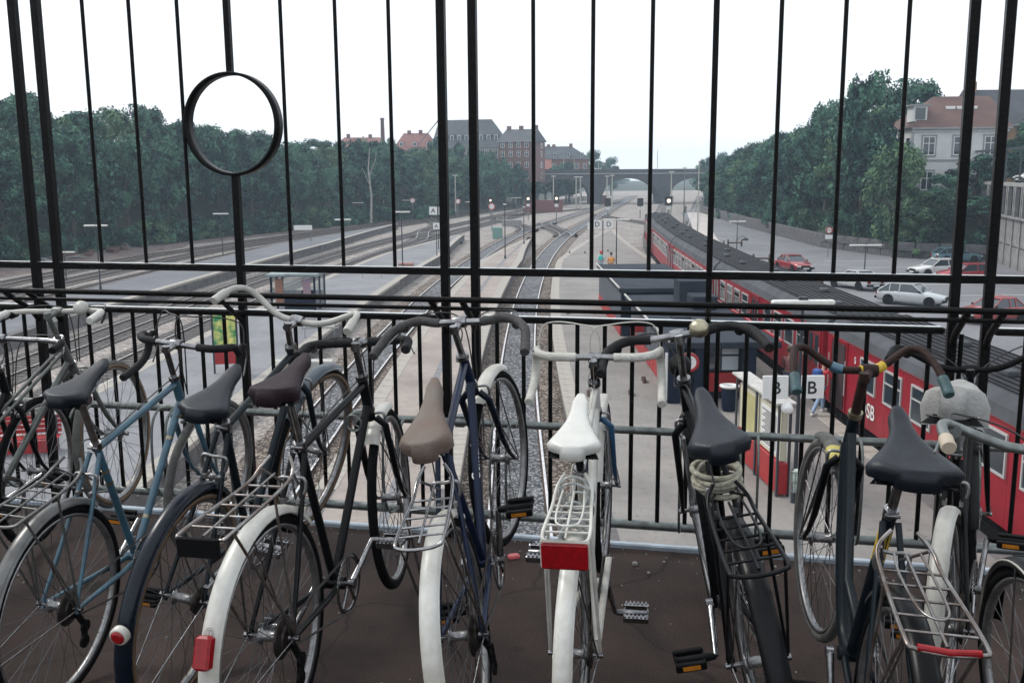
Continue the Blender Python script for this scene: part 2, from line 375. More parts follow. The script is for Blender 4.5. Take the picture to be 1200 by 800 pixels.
# crossovers where the fan of tracks knits together before the bridge
for a, b, ya, yb in ((.15, -6.6, 128, 165), (-6.6, -17.6, 140, 185), (-17.6, -22.4, 120, 150), (-22.4, -33.4, 150, 195), (12.0, .15, 150, 195), (16.3, 12.0, 132, 160), (-17.6, -6.6, 190, 225)):
    track(0, lambda y, a=a, b=b, ya=ya, yb=yb: lerp(a, b, sstep((y-ya)/(yb-ya))), B_dark, ya, yb)

# ---------------------------------------------------------------- platforms
PV_pink = paving('platform_tiles_pinkish', (.335, .285, .25), (.315, .268, .237), .4, .008)
PV_grey = paving('platform_tiles_grey', (.25, .232, .213), (.243, .226, .208), .5, .006)
PV_cool = paving('platform_asphalt_cool', (.22, .222, .232), (.21, .213, .225), 2.5, .02)
PV_dark = paving('platform_asphalt_dark', (.15, .153, .168), (.14, .145, .16), 3, .02)
M_slab = mat('edge_slab_concrete', (.37, .34, .3), .85, noise=.25, scale=2.5, bump=.2, bscale=25)
M_pside = mat('platform_side', (.15, .14, .14), .9, noise=.5, scale=1.5)
slab_me = MB().bbox((-.28, -.485, -.16), (.28, .485, .02), .015).mesh('edge_slab')
def platform(name, xl, xr, y0, y1, m, edges, taper=0, ny=48, s0=24):
    L = lambda y: xl+bend(y)+(max(0, y-(y1-taper))/taper*(xr-xl)*.45 if taper else 0)
    Rr = lambda y: xr+bend(y)-(max(0, y-(y1-taper))/taper*(xr-xl)*.45 if taper else 0)
    root = thing(name, None, None); root['kind'] = 'structure'
    strip('platform_body', lambda y: L(y)+.03, lambda y: Rr(y)-.03, y0, y1, ZP-.006, M_pside, 4, None, root, .9)
    strip('paving', lambda y: L(y)+.5, lambda y: Rr(y)-.5, y0, y1, ZP+.004, m, 4, None, root)
    for e in edges:
        X, sg = (L, 1) if e == 'l' else (Rr, -1)
        for i in range(ny):
            y = s0+i; a = -math.atan(bend(y+.5)-bend(y-.5))
            inst('edge_slab', slab_me, M_slab, root, (X(y)+sg*.25, y, ZP+random.uniform(-.003, .004)), a)
        strip('edge_slabs', lambda y: X(y)-.03 if sg > 0 else X(y)-.53, lambda y: X(y)+.53 if sg > 0 else X(y)+.03, s0+ny-.5, y1, ZP+.02, M_slab, 4, 'stuff', root)
    return root
platform('station_platform', -4.95, -1.4, 4, 118, PV_pink, 'lr', 30)
platform('station_platform', 1.8, 10.3, 4, 132, PV_grey, 'lr', 45)
platform('station_platform', -15.5, -9.45, 4, 124, PV_cool, 'lr', 30)
platform('station_platform', -30.6, -25.0, 30, 150, PV_dark, 'r', 40, 40, 58)
# pale drain strips running along the pink platform
strip('drain_strip', lambda y: -3.1+bend(y), lambda y: -2.85+bend(y), 6, 104, ZP+.012, mat('drain_cover', (.2, .2, .21), .8, noise=.3, scale=3), 4)

# ---------------------------------------------------------------- road and car park at right
strip('road', lambda y: max(18.3, 19.4+(bend(y)*.78 if y > 90 else bend(y)*.2)) if y < 150 else poly([(150, 27.5), (200, 34.3), (230, 44)], y), lambda y: poly(RIGHT, y)-.3, 2, 236, ZG+.1, M_road, 4)
strip('sandy_path', lambda y: 17.9+bend(y)*.95, lambda y: 19.2+bend(y)*.95+max(0, (y-95)*.03), 88, 200, ZG+.12, mat('pale_sand', (.55, .5, .47), .95, noise=.25, scale=.6, bump=.3, bscale=12), 3)
strip('kerb', lambda y: 17.95+bend(y)*.2, lambda y: 18.3+bend(y)*.2, 2, 88, ZG+.22, M_conc, 4, 'structure', None, .2)
# parking bay lines
for i in range(5):
    yy = 66+i*6.5
    MB().box((29.5, yy, ZG+.104), (35.5, yy+.12, ZG+.108)).build('parking_line', M_signw, None, 'structure')
# low retaining wall under the right-hand bank: blocks one by one
wall = thing('retaining_wall', 'low dark stone retaining wall below the trees along the road', 'wall')
M_stone = mat('dark_wall_stone', (.15, .14, .145), .9, col2=(.07, .068, .07), scale=1.1, bump=.6, bscale=9)
blk = MB().bbox((-.99, -.2, 0), (.99, .2, .78), .03).mesh('wall_block')
ys = 76.0; pts = []
while ys < 226: pts.append(Vector((poly(RIGHT, ys), ys, 0))); ys += .25
acc = 0; last = pts[0]; cnt = 0
for p in pts[1:]:
    acc += (p-last).length
    if acc >= 2.0 or p is pts[-1]:
        pass
    if acc >= 2.0:
        a = math.atan2((p-prevp).y, (p-prevp).x)
        for lv in (0, 1): inst('wall_block', blk, M_stone, wall, (p.x+random.uniform(-.02, .02), p.y-(.9 if lv else 0)*.5, ZG+.02+lv*.8), a)
        acc = 0
    prevp = p; last = p
# ================================================================== FAR BRIDGE
M_brbrick = mat('dark_bridge_brick', (.085, .078, .085), .9, col2=(.055, .052, .06), scale=.4, bump=.3, bscale=6)
def road_bridge(Y=256, W=9, top=.9):
    root = thing('road_bridge', 'dark brick road bridge with wide arches crossing the tracks in the distance', 'bridge', (0, Y, 0))
    arches = [(-13, 4.6), (7.2, 20.4), (23.6, 38), (41.2, 55)]   # x from, x to
    spring, crown = -4.9, -.45
    mb = MB(); N = 16; x0, x1 = -75, 105; zb = ZG-1
    def arc(a, b): return [(a+(b-a)*(i/N), spring+(crown-spring)*math.sqrt(max(0, 1-(2*i/N-1)**2))) for i in range(N+1)]
    for yy, fl in ((0, 1), (W, -1)):
        x = x0
        for a, b in arches+[(x1, x1)]:
            q = [(x, yy, zb), (a, yy, zb), (a, yy, top), (x, yy, top)]; mb.add(q, [(0, 1, 2, 3)] if fl > 0 else [(3, 2, 1, 0)])
            if b > a:
                A = arc(a, b)
                for (p, pz), (r_, rz) in zip(A, A[1:]): mb.add([(p, yy, pz), (r_, yy, rz), (r_, yy, top), (p, yy, top)], [(0, 1, 2, 3)])
            x = b
    for a, b in arches:
        A = [(a, zb)]+arc(a, b)+[(b, zb)]
        for (p, pz), (r_, rz) in zip(A, A[1:]): mb.add([(p, 0, pz), (r_, 0, rz), (r_, W, rz), (p, W, pz)], [(0, 1, 2, 3)])
    mb.add([(x0, 0, top), (x1, 0, top), (x1, W, top), (x0, W, top)], [(0, 1, 2, 3)])
    mb.build('arched_wall', M_brbrick, root)
    for a, b in arches:
        A = arc(a, b); m2 = MB(); cx = (a+b)/2
        o = [(cx+(p-cx)*1.05, spring+(z-spring)*1.14) for p, z in A]
        for i in range(N): m2.add([(A[i][0], -.12, A[i][1]), (A[i+1][0], -.12, A[i+1][1]), (o[i+1][0], -.12, o[i+1][1]), (o[i][0], -.12, o[i][1]), (A[i][0], .1, A[i][1]), (A[i+1][0], .1, A[i+1][1]), (o[i+1][0], .1, o[i+1][1]), (o[i][0], .1, o[i][1])], [(0, 1, 2, 3), (4, 5, 1, 0), (3, 2, 6, 7)])
        m2.build('arch_ring', mat('arch_ring_brick', (.09, .08, .08), .9, noise=.3, scale=.6), root)
    MB().box((x0, -.25, top-.25), (x1, .15, top+.05)).build('string_course', M_conc, root)
    MB().box((x0, -.1, top+.05), (x1, .25, top+1.0)).build('parapet', M_brbrick, root)
    MB().box((x0, W-.25, top), (x1, W+.1, top+1.0)).build('parapet', M_brbrick, root)
    for x in (5.9, 22, 39.6, 56.5): MB().box((x-.9, -.5, zb), (x+.9, .02, spring+1.2)).build('pier_buttress', M_brbrick, root)
    return root
road_bridge()

# ================================================================== HOUSES
M_wbrick = mat('red_brown_brick', (.24, .1, .075), .9, col2=(.15, .07, .06), scale=.8, bump=.2, bscale=20)
M_wbrick2 = mat('brown_brick', (.2, .1, .085), .9, col2=(.13, .07, .065), scale=.8, bump=.2, bscale=20)
M_tile = mat('orange_roof_tile', (.13, .07, .057), .85, col2=(.09, .05, .045), scale=.5, bump=.4, bscale=8)
M_tiler = mat('red_roof_tile', (.26, .115, .095), .85, col2=(.2, .09, .08), scale=.5, bump=.4, bscale=8)
M_slate = mat('dark_slate_roof', (.06, .065, .075), .7, col2=(.04, .042, .05), scale=.6, bump=.3, bscale=8)
M_rend = mat('pale_render', (.62, .63, .62), .85, noise=.15, scale=.7)
M_sash = mat('white_window_frame', (.72, .72, .7), .5)
M_stonetrim = mat('grey_stone_trim', (.3, .3, .31), .8, noise=.2, scale=1)
def window(parent, x, z, y, w_, h_, fm=M_sash, bars=True, trim=None):     # facade faces -y at local y
    mb = MB(); t = .07
    mb.box((x-w_/2, y-.06, z), (x+w_/2, y+.02, z+t)); mb.box((x-w_/2, y-.06, z+h_-t), (x+w_/2, y+.02, z+h_))
    mb.box((x-w_/2, y-.06, z+t), (x-w_/2+t, y+.02, z+h_-t)); mb.box((x+w_/2-t, y-.06, z+t), (x+w_/2, y+.02, z+h_-t))
    if bars: mb.box((x-.035, y-.055, z+t), (x+.035, y+.02, z+h_-t)); mb.box((x-w_/2+t, y-.05, z+h_*.62), (x-.035, y+.02, z+h_*.62+.06)); mb.box((x+.035, y-.05, z+h_*.62), (x+w_/2-t, y+.02, z+h_*.62+.06))
    f = mb.build('window', fm, parent)
    MB().box((x-w_/2+.02, y-.03, z+.02), (x+w_/2-.02, y+.015, z+h_-.02)).build('pane', M_glass, f)
    if trim:
        m2 = MB(); m2.box((x-w_/2-.16, y-.09, z-.16), (x+w_/2+.16, y+.01, z-.003)); m2.box((x-w_/2-.16, y-.07, z+h_+.003), (x+w_/2+.16, y+.01, z+h_+.2))
        m2.box((x-w_/2-.16, y-.05, z), (x-w_/2-.003, y+.01, z+h_)); m2.box((x+w_/2+.003, y-.05, z), (x+w_/2+.16, y+.01, z+h_)); m2.build('window_surround', trim, f)
    return f
def hiproof(w_, d, z0, z1, hipl, hipr, ov=.4):    # ridge along x
    return [(-w_/2-ov, -ov, z0), (w_/2+ov, -ov, z0), (w_/2+ov, d+ov, z0), (-w_/2-ov, d+ov, z0), (-w_/2+hipl, d/2, z1), (w_/2-hipr, d/2, z1)], [(0, 1, 5, 4), (1, 2, 5), (2, 3, 4, 5), (3, 0, 4), (3, 2, 1, 0)]
def house(name, label, x, y, rz, w_, d, zb, ze, zr, wallm, roofm, rows, hipl=0, hipr=0, cat='building', chim=(), dormers=None, ww=1.1, wh=1.5, trim=None, side=None, fm=M_sash):
    root = thing(name, label, cat, (x, y, 0), rz)
    MB().box((-w_/2, 0, zb), (w_/2, d, ze)).build('wall', wallm, root)
    if not hipl: MB().add([(-w_/2, 0, ze), (-w_/2, d, ze), (-w_/2, d/2, zr-.15)], [(0, 1, 2)]).add([(w_/2, 0, ze), (w_/2, d, ze), (w_/2, d/2, zr-.15)], [(0, 2, 1)]).build('gable', wallm, root)
    v, f = hiproof(w_, d, ze, zr, hipl, hipr); roof = MB().add(v, f).build('roof', roofm, root)
    MB().box((-w_/2-.42, -.5, ze-.16), (w_/2+.42, -.38, ze+.02)).build('gutter', M_stonetrim, root)
    for z, n in rows:
        for i in range(n): window(root, -w_/2+(i+.5)*w_/n, z, 0, ww, wh, fm, True, trim)
    for cx, ch in chim:
        cb = MB().box((cx-.45, d/2-.4, zr-.9), (cx+.45, d/2+.4, zr+ch)).build('chimney', wallm if wallm != M_rend else M_wbrick, roof)
    if side:
        z, n, sx = side
        for zz in z:
            for i in range(n):
                yy = (i+.5)*d/n; X = sx*w_/2
                m_ = MB().box((min(X, X+sx*.06), yy-ww/2, zz), (max(X, X+sx*.06), yy+ww/2, zz+wh)); fo = m_.build('window', fm, root)
                MB().box((min(X, X+sx*.075), yy-ww/2+.1, zz+.1), (max(X, X+sx*.075), yy+ww/2-.1, zz+wh-.1)).build('pane', M_glass, fo)
    if dormers:
        n, dz, dw, dh = dormers; sl = (zr-ze)/(d/2)
        for i in range(n):
            cx = -w_/2+(i+.5)*w_/n; yf = (dz-ze)/sl - .1
            dm = MB().box((cx-dw/2-.15, yf, dz), (cx+dw/2+.15, yf+dh/sl+.3, dz+dh)).build('dormer', roofm, root)
            m3 = MB().box((cx-dw/2, yf-.05, dz+.1), (cx+dw/2, yf, dz+dh-.1)); m3.build('window', fm, dm)
            MB().box((cx-dw/2+.12, yf-.07, dz+.22), (cx+dw/2-.12, yf-.051, dz+dh-.22)).build('pane', M_glass, dm)
    return root
# left of the tracks, above the wood
house('long_house', 'long low building with a dull red roof beside the tall thin chimney', -39.5, 262, R(3), 12.5, 9, -1, 8.2, 10.7, M_wbrick2, M_tiler, [(3, 5), (6, 5)], 1.5, 1.5, chim=((-3.6, .9), (2.2, .8)))
def chimney_stack(x, y, z0, z1):
    o = MB().lathe([(.75, z0), (.62, (z0+z1)/2), (.45, z1-.5), (.55, z1-.45), (.55, z1)], (0, 0, 0), 'z', 14).build('chimney_stack', M_wbrick2); o.location = (x, y, 0)
    tag(o, 'tall thin brick chimney stack rising above the wood at left', 'chimney')
chimney_stack(-33.1, 258, -2, 15.3)
house('red_roofed_house', 'house with a bright orange red hipped roof half hidden by the wood', -24.8, 256, R(-4), 10.5, 9, -1, 7.2, 11.5, M_wbrick, M_tiler, [(3, 4), (5.2, 4)], 1.8, 2.2, chim=((1.0, .8), (-2, .7)), dormers=(3, 8, 1, 1.2))
b3 = house('mansard_building', 'big grey building with a steep dark roof, white dormers and a pale front', -11.4, 250, R(-16), 17.4, 11, -1, 7.7, 14.6, mat('pale_brick', (.36, .3, .28), .9, noise=.3, scale=1), M_slate, [(5.6, 12), (3.2, 12)], .01, 3.4, dormers=(9, 9.2, .95, 1.5), ww=.95, wh=1.6, chim=())
MB().add([(-8.9, -.45, 7.7), (-8.9, 11.4, 7.7), (-8.9, 5.5, 14.4), (-9.05, -.45, 7.7), (-9.05, 11.4, 7.7), (-9.05, 5.5, 14.4)], [(0, 1, 2), (5, 4, 3), (0, 2, 5, 3), (2, 1, 4, 5)]).build('white_gable', M_rend, b3)
MB().add([(-12.6, -.5, 8.3), (-12.3, -.5, 8.3), (-8.7, 5.3, 14.7), (-9.1, 5.3, 14.7), (-12.6, .2, 8.3), (-8.9, 5.9, 14.7)], [(0, 1, 2, 3), (0, 3, 5, 4)]).build('roof_edge', M_slate, b3)
house('brick_apartment_house', 'brown brick apartment house with rows of white windows beside the big grey building', .9, 238, R(-22), 8.2, 10, -1, 8.6, 11.6, M_wbrick2, M_slate, [(-.2, 4), (2.4, 4), (5, 4), (7.1, 4)], .01, .01, chim=((-3.4, .8), (-.2, .8), (3.6, .9)), ww=.95, wh=1.35, side=((-.2, 2.4, 5, 7.1), 2, 1))
b5 = house('brick_corner_building', 'dark brick building with hipped roof standing behind the road bridge', 14.6, 285, R(4), 15.6, 12, -1, 5.1, 8.6, M_wbrick, M_slate, [(-.6, 7), (2.2, 7)], 2.4, 4.2, chim=((-5, .7), (-3.2, .6), (-1.6, .6), (3.4, .8)), dormers=(4, 5.5, .9, 1.2), ww=.95, wh=1.5, side=((-.6, 2.2), 4, 1))
MB().box((-6.1, -.2, 2.1), (-2.9, -.05, 4.8)).build('pink_painted_panel', mat('pink_panel', (.75, .32, .27), .8, noise=.2, scale=1), b5)
# right: the pale villa above the cutting and its dark-roofed neighbour
vl = house('pale_villa', 'pale rendered villa with an orange tiled hipped roof above the trees at right', 46.9, 104, R(-4), 9.4, 10, -4, 5.8, 9.3, M_rend, M_tile, [(3.0, 3), (-.6, 3)], 3.4, .01, cat='house', ww=1.25, wh=1.9, trim=M_stonetrim, side=((3.0, -.6), 3, -1))
MB().box((-4.75, -.06, 2.35), (4.75, 0, 2.55)).build('string_course', M_stonetrim, vl)
MB().box((-4.9, -.14, 5.35), (4.9, 0, 5.62)).build('cornice', M_rend, vl)
dm = MB().box((-4.6, .9, 6.5), (-3.2, 3.0, 8.1)).build('dormer', M_rend, vl)
MB().box((-4.4, .84, 6.7), (-3.4, .9, 7.9)).build('window', M_glass, dm); MB().box((-4.9, .7, 8.1), (-2.9, 3.2, 8.25)).build('dormer_roof', M_stonetrim, dm)
for i in range(3): MB().box((-.6+i*1.15, 2.75, 7.85), (.3+i*1.15, 3.1, 8.15)).build('skylight', M_sash, vl)
house('slate_roofed_house', 'house with a dark slate roof and yellow brick side behind the pale villa', 57.5, 112, R(-3), 10, 10, -4, 6.4, 10.6, mat('yellow_brick', (.42, .27, .16), .9, noise=.3, scale=1), M_slate, [(3, 3)], .01, .01, cat='house', chim=((-4, .9),))

# ---------------------------------------------------------------- panelled parking deck wall, far right
def parking_deck():
    a, b = Vector((49.0, 106, 0)), Vector((36.2, 58, 0)); d = b-a; L = d.length; u = d/L; ang = math.atan2(d.y, d.x)
    root = thing('parking_deck_wall', 'grey concrete panel wall of the raised parking deck with dark openings, far right', 'wall', a, ang)
    # local: +x along the wall towards the camera, +y away from the car park (behind)
    zt = .35; M_pan = mat('weathered_concrete_panel', (.3, .29, .28), .9, col2=(.15, .145, .14), scale=.9, bump=.3, bscale=7)
    n = 18; w_ = L/n
    s = 1   # behind side is +y in local if it points to larger x in world
    nrm = Vector((-u.y, u.x, 0)); s = 1 if nrm.x > 0 else -1
    def bx(x0, x1, y0, y1, z0, z1):
        ya, yb = sorted((y0*s, y1*s)); return MB().box((x0, ya, z0), (x1, yb, z1))
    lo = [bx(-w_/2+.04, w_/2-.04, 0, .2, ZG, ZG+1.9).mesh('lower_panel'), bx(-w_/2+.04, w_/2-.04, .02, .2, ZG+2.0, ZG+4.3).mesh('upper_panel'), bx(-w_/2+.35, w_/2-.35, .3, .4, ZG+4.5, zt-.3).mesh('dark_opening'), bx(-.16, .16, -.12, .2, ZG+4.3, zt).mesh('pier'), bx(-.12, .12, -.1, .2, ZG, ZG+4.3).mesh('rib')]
    for i in range(n):
        x = (i+.5)*w_
        inst('lower_panel', lo[0], M_pan, root, (x, 0, 0)); inst('upper_panel', lo[1], M_pan, root, (x, 0, 0))
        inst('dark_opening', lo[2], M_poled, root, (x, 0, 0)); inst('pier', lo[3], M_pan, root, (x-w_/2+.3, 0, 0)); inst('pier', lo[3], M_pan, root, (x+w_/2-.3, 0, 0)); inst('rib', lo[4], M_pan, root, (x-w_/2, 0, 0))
    bx(0, L, -.25, .2, ZG+4.32, ZG+4.48).build('ledge', M_pan, root); bx(0, L, -.15, .5, zt-.3, zt).build('coping', M_conc, root)
    bx(0, L, .4, 14, zt-.5, zt-.2).build('deck_slab', M_conc, root)
    bx(0, L, .4, .5, ZG, zt-.5).build('core_wall', M_poled, root)
    bx(0, L, .1, .25, 3.2, 3.42).build('overhead_beam', M_poled, root)
    for i in range(0, n+1, 2): bx(i*w_-.08, i*w_+.08, .12, .24, zt, 3.2).build('beam_post', M_poled, root)
    return root, a, u, s
pdeck, pda, pdu, pds = parking_deck()

# ================================================================== TREES
L1 = leafmat('leaves_dark_blue_green', (.004, .015, .014), (.02, .068, .055), (.075, .175, .11))
L2 = leafmat('leaves_mid_green', (.010, .028, .018), (.05, .108, .062), (.12, .2, .1))
M_bark = mat('grey_brown_bark', (.08, .065, .055), .9, noise=.5, scale=5, bump=.5)
def crown_mesh(seed, n, rx, rz, leaf, lobes):
    rnd = random.Random(seed); cl = []
    for i in range(lobes):   # lobes spread over the crown volume
        a = rnd.uniform(0, 2*PI); h = rnd.uniform(-.8, 1.05); rr = math.sqrt(max(0, 1-min(1, h*h)))*rnd.uniform(.4, 1.12)+(.25 if h > .9 else 0)
        cl.append((rx*rr*math.cos(a)*.82, rx*rr*math.sin(a)*.82, rz*(h*.85)+rz, rnd.uniform(.15, .36)*rx))
    vs = []; fs = []
    for i in range(n):
        cx, cy, cz, cr = cl[rnd.randrange(lobes)]
        th = rnd.uniform(0, 2*PI); ph = math.acos(rnd.uniform(-1, 1)); r = cr*(rnd.random()**.4)*(1+max(0, rnd.gauss(0, .2)))
        p = Vector((cx+r*math.sin(ph)*math.cos(th), cy+r*math.sin(ph)*math.sin(th), cz+r*.8*math.cos(ph)))
        nrm = Vector((math.sin(ph)*math.cos(th), math.sin(ph)*math.sin(th), math.cos(ph)+.5)).normalized()
        nrm = (nrm+Vector((rnd.gauss(0, .5), rnd.gauss(0, .5), rnd.gauss(0, .5)))).normalized()
        t = nrm.orthogonal().normalized(); t.rotate(Matrix.Rotation(rnd.uniform(0, 2*PI), 3, nrm)); b = nrm.cross(t); s = leaf*rnd.uniform(.55, 1.35)
        o = len(vs)
        vs += [tuple(p+t*s), tuple(p+b*s*.5+nrm*s*.12), tuple(p-t*s), tuple(p-b*s*.5-nrm*s*.05)]
        fs.append((o, o+1, o+2, o+3))
    me = bpy.data.meshes.new('crown'); me.from_pydata(vs, [], fs); me.update(); return me
def trunk_mesh(seed, h, crz):
    rnd = random.Random(seed); mb = MB()
    pts = [Vector((0, 0, -.6))]
    for i in range(1, 6): pts.append(Vector((rnd.gauss(0, .12), rnd.gauss(0, .12), h*i/5)))
    mb.tube(pts, [.34, .3, .26, .2, .15, .08], 7)
    for i in range(7):
        a = rnd.uniform(0, 2*PI); z = h*rnd.uniform(.3, .85); l = rnd.uniform(1.5, 3.2)
        mb.tube([(0, 0, z), (math.cos(a)*l*.5, math.sin(a)*l*.5, z+l*.45), (math.cos(a)*l, math.sin(a)*l, z+l*.75)], [.12, .08, .03], 5)
    return mb.mesh('trunk')
crowns = [(crown_mesh(11+i, 9000, 4.4, 4.6+.4*(i % 2), .24, 26+4*i), trunk_mesh(50+i, 7, 4.6)) for i in range(5)]
crownsg = [(crown_mesh(31+i, 9000, 4.2, 4.2, .24, 30), trunk_mesh(70+i, 7, 4.4)) for i in range(2)]
shrubm = [crown_mesh(90+i, 2600, 1.9, 1.25, .14, 16) for i in range(3)]
for c_, _ in crowns: c_.materials.append(L1)
for c_, _ in crownsg: c_.materials.append(L2)
for c_ in shrubm: c_.materials.append(L1 if c_ is not shrubm[1] else L2)
def tree(x, y, zb, ztop, spread, label, group, rnd, gi=None, name='tree', zlow=1.5):
    cm_, tm = (crownsg if gi else crowns)[rnd.randrange(2 if gi else 5)]
    r = thing(name, label, 'tree', (x, y, zb), rnd.uniform(0, 6.28), group)
    h = ztop-zb; lo = min(zlow, h*.25); sz = (h-lo)/8.7
    c = inst('crown', cm_, None, r, (0, 0, lo)); c.scale = (spread/4.4, spread/4.4, sz)
    t = inst('trunk', tm, M_bark, r); t.scale = (1, 1, (h*.6)/7)
    return r
rt = random.Random(5)
# top profile of the left wood: (distance along the bank, top height)
def wood_left():
    n = 0
    for row, (dx, dz) in enumerate(((-3.2, -3.6), (-8, -.7), (-13.5, .3))):
        y = 60.0
        while y < 250:
            x = poly(LEFT, y)+dx+rt.uniform(-1, 1); top = poly([(55, 7.0), (95, 7.6), (110, 8.7), (125, 9.5), (137, 9.7), (150, 7.6), (165, 7.1), (190, 7.0), (215, 6.4), (235, 4.8), (250, 3.4)], y)+dz+rt.uniform(-1.5, 1.3)
            px = 600+x/y*F_PX
            if px > -90:
                kind = rt.random()
                gi = 1 if kind > .8 else None
                tree(x, y, terrain(x, y), top, rt.uniform(3.7, 4.9), ['dark broadleaf tree of the wood along the left bank, front row', 'dark broadleaf tree of the wood along the left bank, middle row', 'dark broadleaf tree of the wood along the left bank, skyline row'][row], 'trees of the left wood, '+('front row', 'middle row', 'skyline row')[row], rt, gi); n += 1
            y += 5.6 if y < 150 else 7.5
    return n
nl = wood_left()
# the right-hand bank
def wood_right():
    for row, (dx, dz) in enumerate(((3.2, -4.6), (7.5, -1.2), (12, .2))):
        y = 97.0 if row == 0 else 101
        while y < 250:
            x = poly(RIGHT, y)+dx+rt.uniform(-.8, .8)
            top = poly([(90, 6.5), (104, 9.4), (112, 10.4), (122, 10.0), (135, 8.9), (150, 8.3), (175, 7.4), (200, 5.8), (250, 3.2)], y)+dz+rt.uniform(-.7, .7)
            if y < 112 and x > 41: y += 5; continue
            tree(x, y, terrain(x, y), top, rt.uniform(3.6, 4.5), ['dark leafy tree just above the low stone wall, front row of the right bank', 'dark leafy tree in the middle row of the right bank', 'tall dark tree on the skyline of the right bank'][row], 'trees of the right bank, '+('front row', 'middle row', 'skyline row')[row], rt, 1 if rt.random() > .75 else None)
            y += 5.2 if y < 160 else 8
wood_right()
for x, y, top, sp, lb in ((37.6, 106, 9.2, 3.8, 'tallest dark tree on the right bank, beside the pale villa'), (43.4, 98, .4, 3.0, 'round leafy tree below the villa windows'), (46.5, 99, 2.6, 2.6, 'small tree growing in front of the villa windows'), (41.0, 95.5, -.6, 3.3, 'low spreading tree above the blue hatchback'), (45.2, 94.5, -1.2, 2.8, 'low tree at the corner by the concrete wall'), (54.8, 104, 6.0, 3.4, 'leafy tree between the villa and the parking deck'), (60.5, 103, 8.6, 4.2, 'dark tree above the parking deck at the right edge'), (52.2, 101, 3.4, 2.6, 'small tree behind the parked cars on the deck'), (38.2, 97.5, 3.8, 3.6, 'dense leafy tree right above the road sign')):
    tree(x, y, terrain(x, y) if x < 50 else -.5, top, sp, lb, None, rt, 1 if rt.random() > .6 else None, zlow=.4)
for i, (x, y, top) in enumerate(((-12, 222, 6.6), (-8.5, 232, 6.0), (-5, 240, 5.0), (-1.5, 244, 4.0), (1.8, 246, 2.6), (4.6, 249, 1.6), (-3, 226, 3.6), (.8, 236, 2.4), (-16, 214, 7.4), (3.4, 243, .8))):
    tree(x, y, ZG+.5, top, 3.6, 'hazy leafy tree at the far end of the left wood beside the bridge', 'trees at the far end of the left wood', rt, zlow=.3)
# distant trees over and beyond the bridge
for i, (px, Y, top, sp) in enumerate(((697, 330, 6.2, 4.5), (716, 340, 4.4, 3.6), (640, 300, 3.5, 4.5), (655, 262, 1.8, 4), (668, 268, 2.6, 4), (680, 300, 4.0, 4), (648, 270, -1.5, 4), (664, 272, -2.5, 3.6), (612, 262, 2.0, 4), (626, 268, 2.4, 4), (706, 420, -1.5, 6), (722, 520, -2.0, 7), (828, 272, 4, 4.6), (845, 276, 5, 4.6))):
    tree((px-600)/F_PX*Y, Y, ZG, top, sp, 'hazy tree standing beside or beyond the far road bridge', 'hazy trees round the far bridge', rt)
bt = thing('bare_tree', 'pale bare tree trunk standing out against the left wood', 'tree', ((437-600)/F_PX*150, 150, ZG+1))
for k in range(1): MB().tube([(0, 0, 0), (.15, 0, 4), (-.2, 0, 8), (.1, 0, 11.2)], [.2, .16, .12, .05], 7).build('trunk', mat('pale_bark', (.38, .37, .35), .9, noise=.4, scale=3), bt)
MB().tube([(-.1, 0, 7), (.9, 0, 9.4), (1.1, 0, 10.8)], [.09, .05, .03], 5).tube([(0, 0, 5.5), (-1.1, 0, 8.2)], [.07, .03], 5).build('limb', MATS['pale_bark'], bt)
# shrubs at the foot of both banks
for i in range(34):
    y = 84+i*3.3; x = poly(LEFT, y)+rt.uniform(-1.0, 1.2)
    r = inst('shrub', shrubm[rt.randrange(3)], None, None, (x, y, terrain(x, y)-.2), rt.uniform(0, 6)); s_ = rt.uniform(.9, 1.7); r.scale = (s_, s_, s_)
    tag(r, 'low shrub at the foot of the left wood', 'shrub', 'shrubs at the foot of the left wood')
for i in range(46):
    y = 90+i*2.6+rt.uniform(-.8, .8); x = poly(RIGHT, y)+rt.uniform(1.2, 3.2)
    r = inst('shrub', shrubm[rt.randrange(3)], None, None, (x, y, terrain(x, y)-.3), rt.uniform(0, 6)); s_ = rt.uniform(.8, 1.5); r.scale = (s_, s_, s_)
    tag(r, 'low shrub spilling over the low stone wall at right', 'shrub', 'shrubs above the right retaining wall')
# rough grass on the right bank
strip('bank_grass', lambda y: poly(RIGHT, y)+2.1, lambda y: poly(RIGHT, y)+2.6, 95, 200, ZG+1.75, M_grass, 4)
# scrap and debris along the left verge
M_scrap = mat('rusty_scrap', (.16, .09, .07), .8, metal=.3, noise=.5, scale=3)
for i in range(26):
    y = 92+rt.random()*26; x = poly(LEFT, y)+1+rt.random()*3.4; mb = MB(); a = rt.uniform(0, 3)
    if i % 3: mb.tube([(0, 0, .1), (rt.uniform(-1.2, 1.2), rt.uniform(-.6, .6), rt.uniform(.2, .9)), (rt.uniform(-1, 2), .4, .15)], .07, 6)
    else: mb.bbox((-.7, -.3, 0), (.7, .3, rt.uniform(.25, .6)), .04)
    o = mb.build('scrap_piece', [M_scrap, M_conc, M_pole][i % 3]); o.location = (x, y, ZG+.03); o.rotation_euler = (0, 0, a)
    tag(o, 'rusty scrap lying on the brown verge below the left wood', 'scrap', 'scrap on the left verge')
